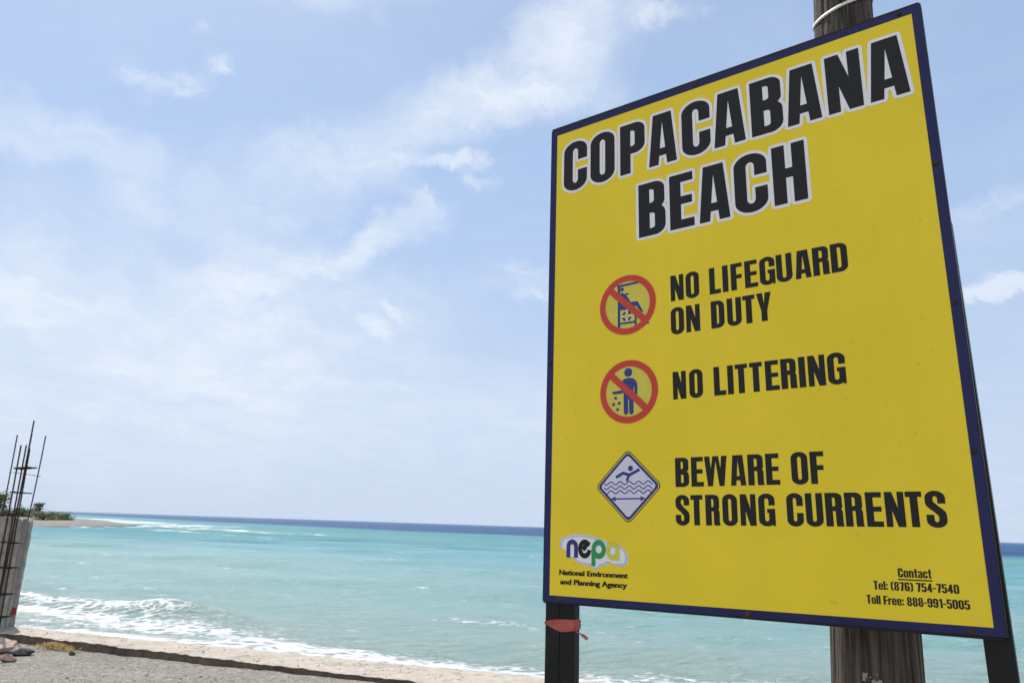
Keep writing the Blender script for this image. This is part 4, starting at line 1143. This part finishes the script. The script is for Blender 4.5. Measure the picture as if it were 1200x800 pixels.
# ------------------------------------------------------------------ red tape tied round the left post
tape = bpy.data.objects.new('tape', None); C.objects.link(tape)
tape.matrix_world = sm @ Matrix.Translation(P3(45, 1692, 0.03))
tag(tape, 'faded red plastic tape tied round the left post of the sign', 'tape')
inv = Matrix.Translation(-P3(45, 1692, 0.03))
def loft(rows, name):
    V, n0 = [], len(rows[0])
    for r_ in rows:
        V += [inv @ P for P in r_]
    return from_np(name, V, grid_quads(len(rows), n0), 'tape', tape, smooth=True)
# stations round the post: (u, depth, upper v, lower v)
st = [(-9, .050, 1689, 1695), (-10.5, .030, 1689, 1694), (-6, .0255, 1687, 1695.5), (8, .0250, 1684.5, 1699), (22, .0248, 1681, 1704), (36, .0250, 1678.5, 1709), (47, .0262, 1677.5, 1712.5), (60, .0252, 1677, 1713), (75, .0250, 1676, 1711), (90, .0252, 1675.5, 1708), (98.5, .0258, 1675, 1706.5), (101, .031, 1674.5, 1706), (101, .045, 1675, 1704), (100.5, .062, 1676, 1702), (97, .066, 1678, 1702), (50, .067, 1682, 1699), (0, .067, 1686, 1697), (-8, .064, 1688, 1696), (-9, .050, 1689, 1695)]
dense = []
for a_, b_ in zip(st, st[1:]):
    for q in range(4):
        dense.append(tuple(a_[k] + (b_[k] - a_[k]) * q / 4 for k in range(4)))
dense.append(st[-1])
rows = []
for si, (u, y, v0, v1) in enumerate(dense):
    row = []
    for k in range(17):
        f = k / 16
        fold = 0.0022 * math.sin(f * 15 + si * 0.12 + 0.6 * math.sin(si * .31)) + 0.0008 * math.sin(f * 37 + si * .4)
        amp = min(1, (v1 - v0) / 22)
        front = 1 if y < 0.03 else 0
        row.append(P3(u + (fold * 1000 * amp * 0.7 if 0.03 <= y <= 0.063 else 0) * (1 if u > 40 else -1), v0 + (v1 - v0) * f, y + (-abs(fold) * amp if front else (abs(fold) * amp if y > .063 else 0))))
    rows.append(row)
loft(rows, 'band')
tail = [(99, .030, 1698, 1708, 0), (106, .027, 1703, 1711, .5), (113, .030, 1707, 1714, 1.2), (122, .026, 1712, 1718, 2.2), (131, .032, 1714, 1724, 2.9), (138, .028, 1719, 1728, 3.5), (143, .032, 1723, 1729, 4)]
rows = []
for u, y, v0, v1, tw in tail:
    rows.append([P3(u + (f - .5) * 5 * math.sin(tw), v0 + (v1 - v0) * f, y + (f - .5) * 0.006 * math.cos(tw)) for f in [k / 6 for k in range(7)]])
loft(rows, 'tail')

# ------------------------------------------------------------------ remains of a poster on the pole
scrap = bpy.data.objects.new('poster_scrap', None); C.objects.link(scrap)
pc = foot + adir * 1.30
scrap.location = pc
tag(scrap, 'torn scrap of an old pale and teal poster stuck low on the wooden pole', 'paper scrap')
def wrap(name, a0, a1, z0, z1, mat, seed, lift):
    rd = random.Random(seed)
    na_, nz2 = 44, 44
    V = []; Q = []
    for j in range(nz2):
        for i3 in range(na_):
            a = R(a0 + (a1 - a0) * i3 / (na_ - 1)); z = z0 + (z1 - z0) * j / (nz2 - 1)
            rr_ = np.interp(1.30 + z, [1.2, 1.35], [0.1105, 0.1085]) + lift + 0.003 * float(fbm(np.array(i3 * .2), np.array(j * .2), 2, seed))
            V.append((math.cos(a) * rr_ + adir.x * z, math.sin(a) * rr_ + adir.y * z, z))
    keep = fbm(np.arange(na_)[None, :] * .13 + seed, np.arange(nz2)[:, None] * .13, 4, seed)
    for j in range(nz2 - 1):
        for i3 in range(na_ - 1):
            e = min(i3, na_ - 2 - i3, j, nz2 - 2 - j) / 10
            e = min(e, 1.2)
            if keep[j, i3] + e * .22 > 0.53:
                b = j * na_ + i3
                Q.append((b, b + 1, b + 1 + na_, b + na_))
    from_np(name, V, Q, mat, scrap, smooth=True)
wrap('paper', 228, 254, -0.06, 0.028, 'paper', 4, 0.003)
wrap('print', 220, 250, -0.09, -0.005, 'teal_paper', 12, 0.0045)
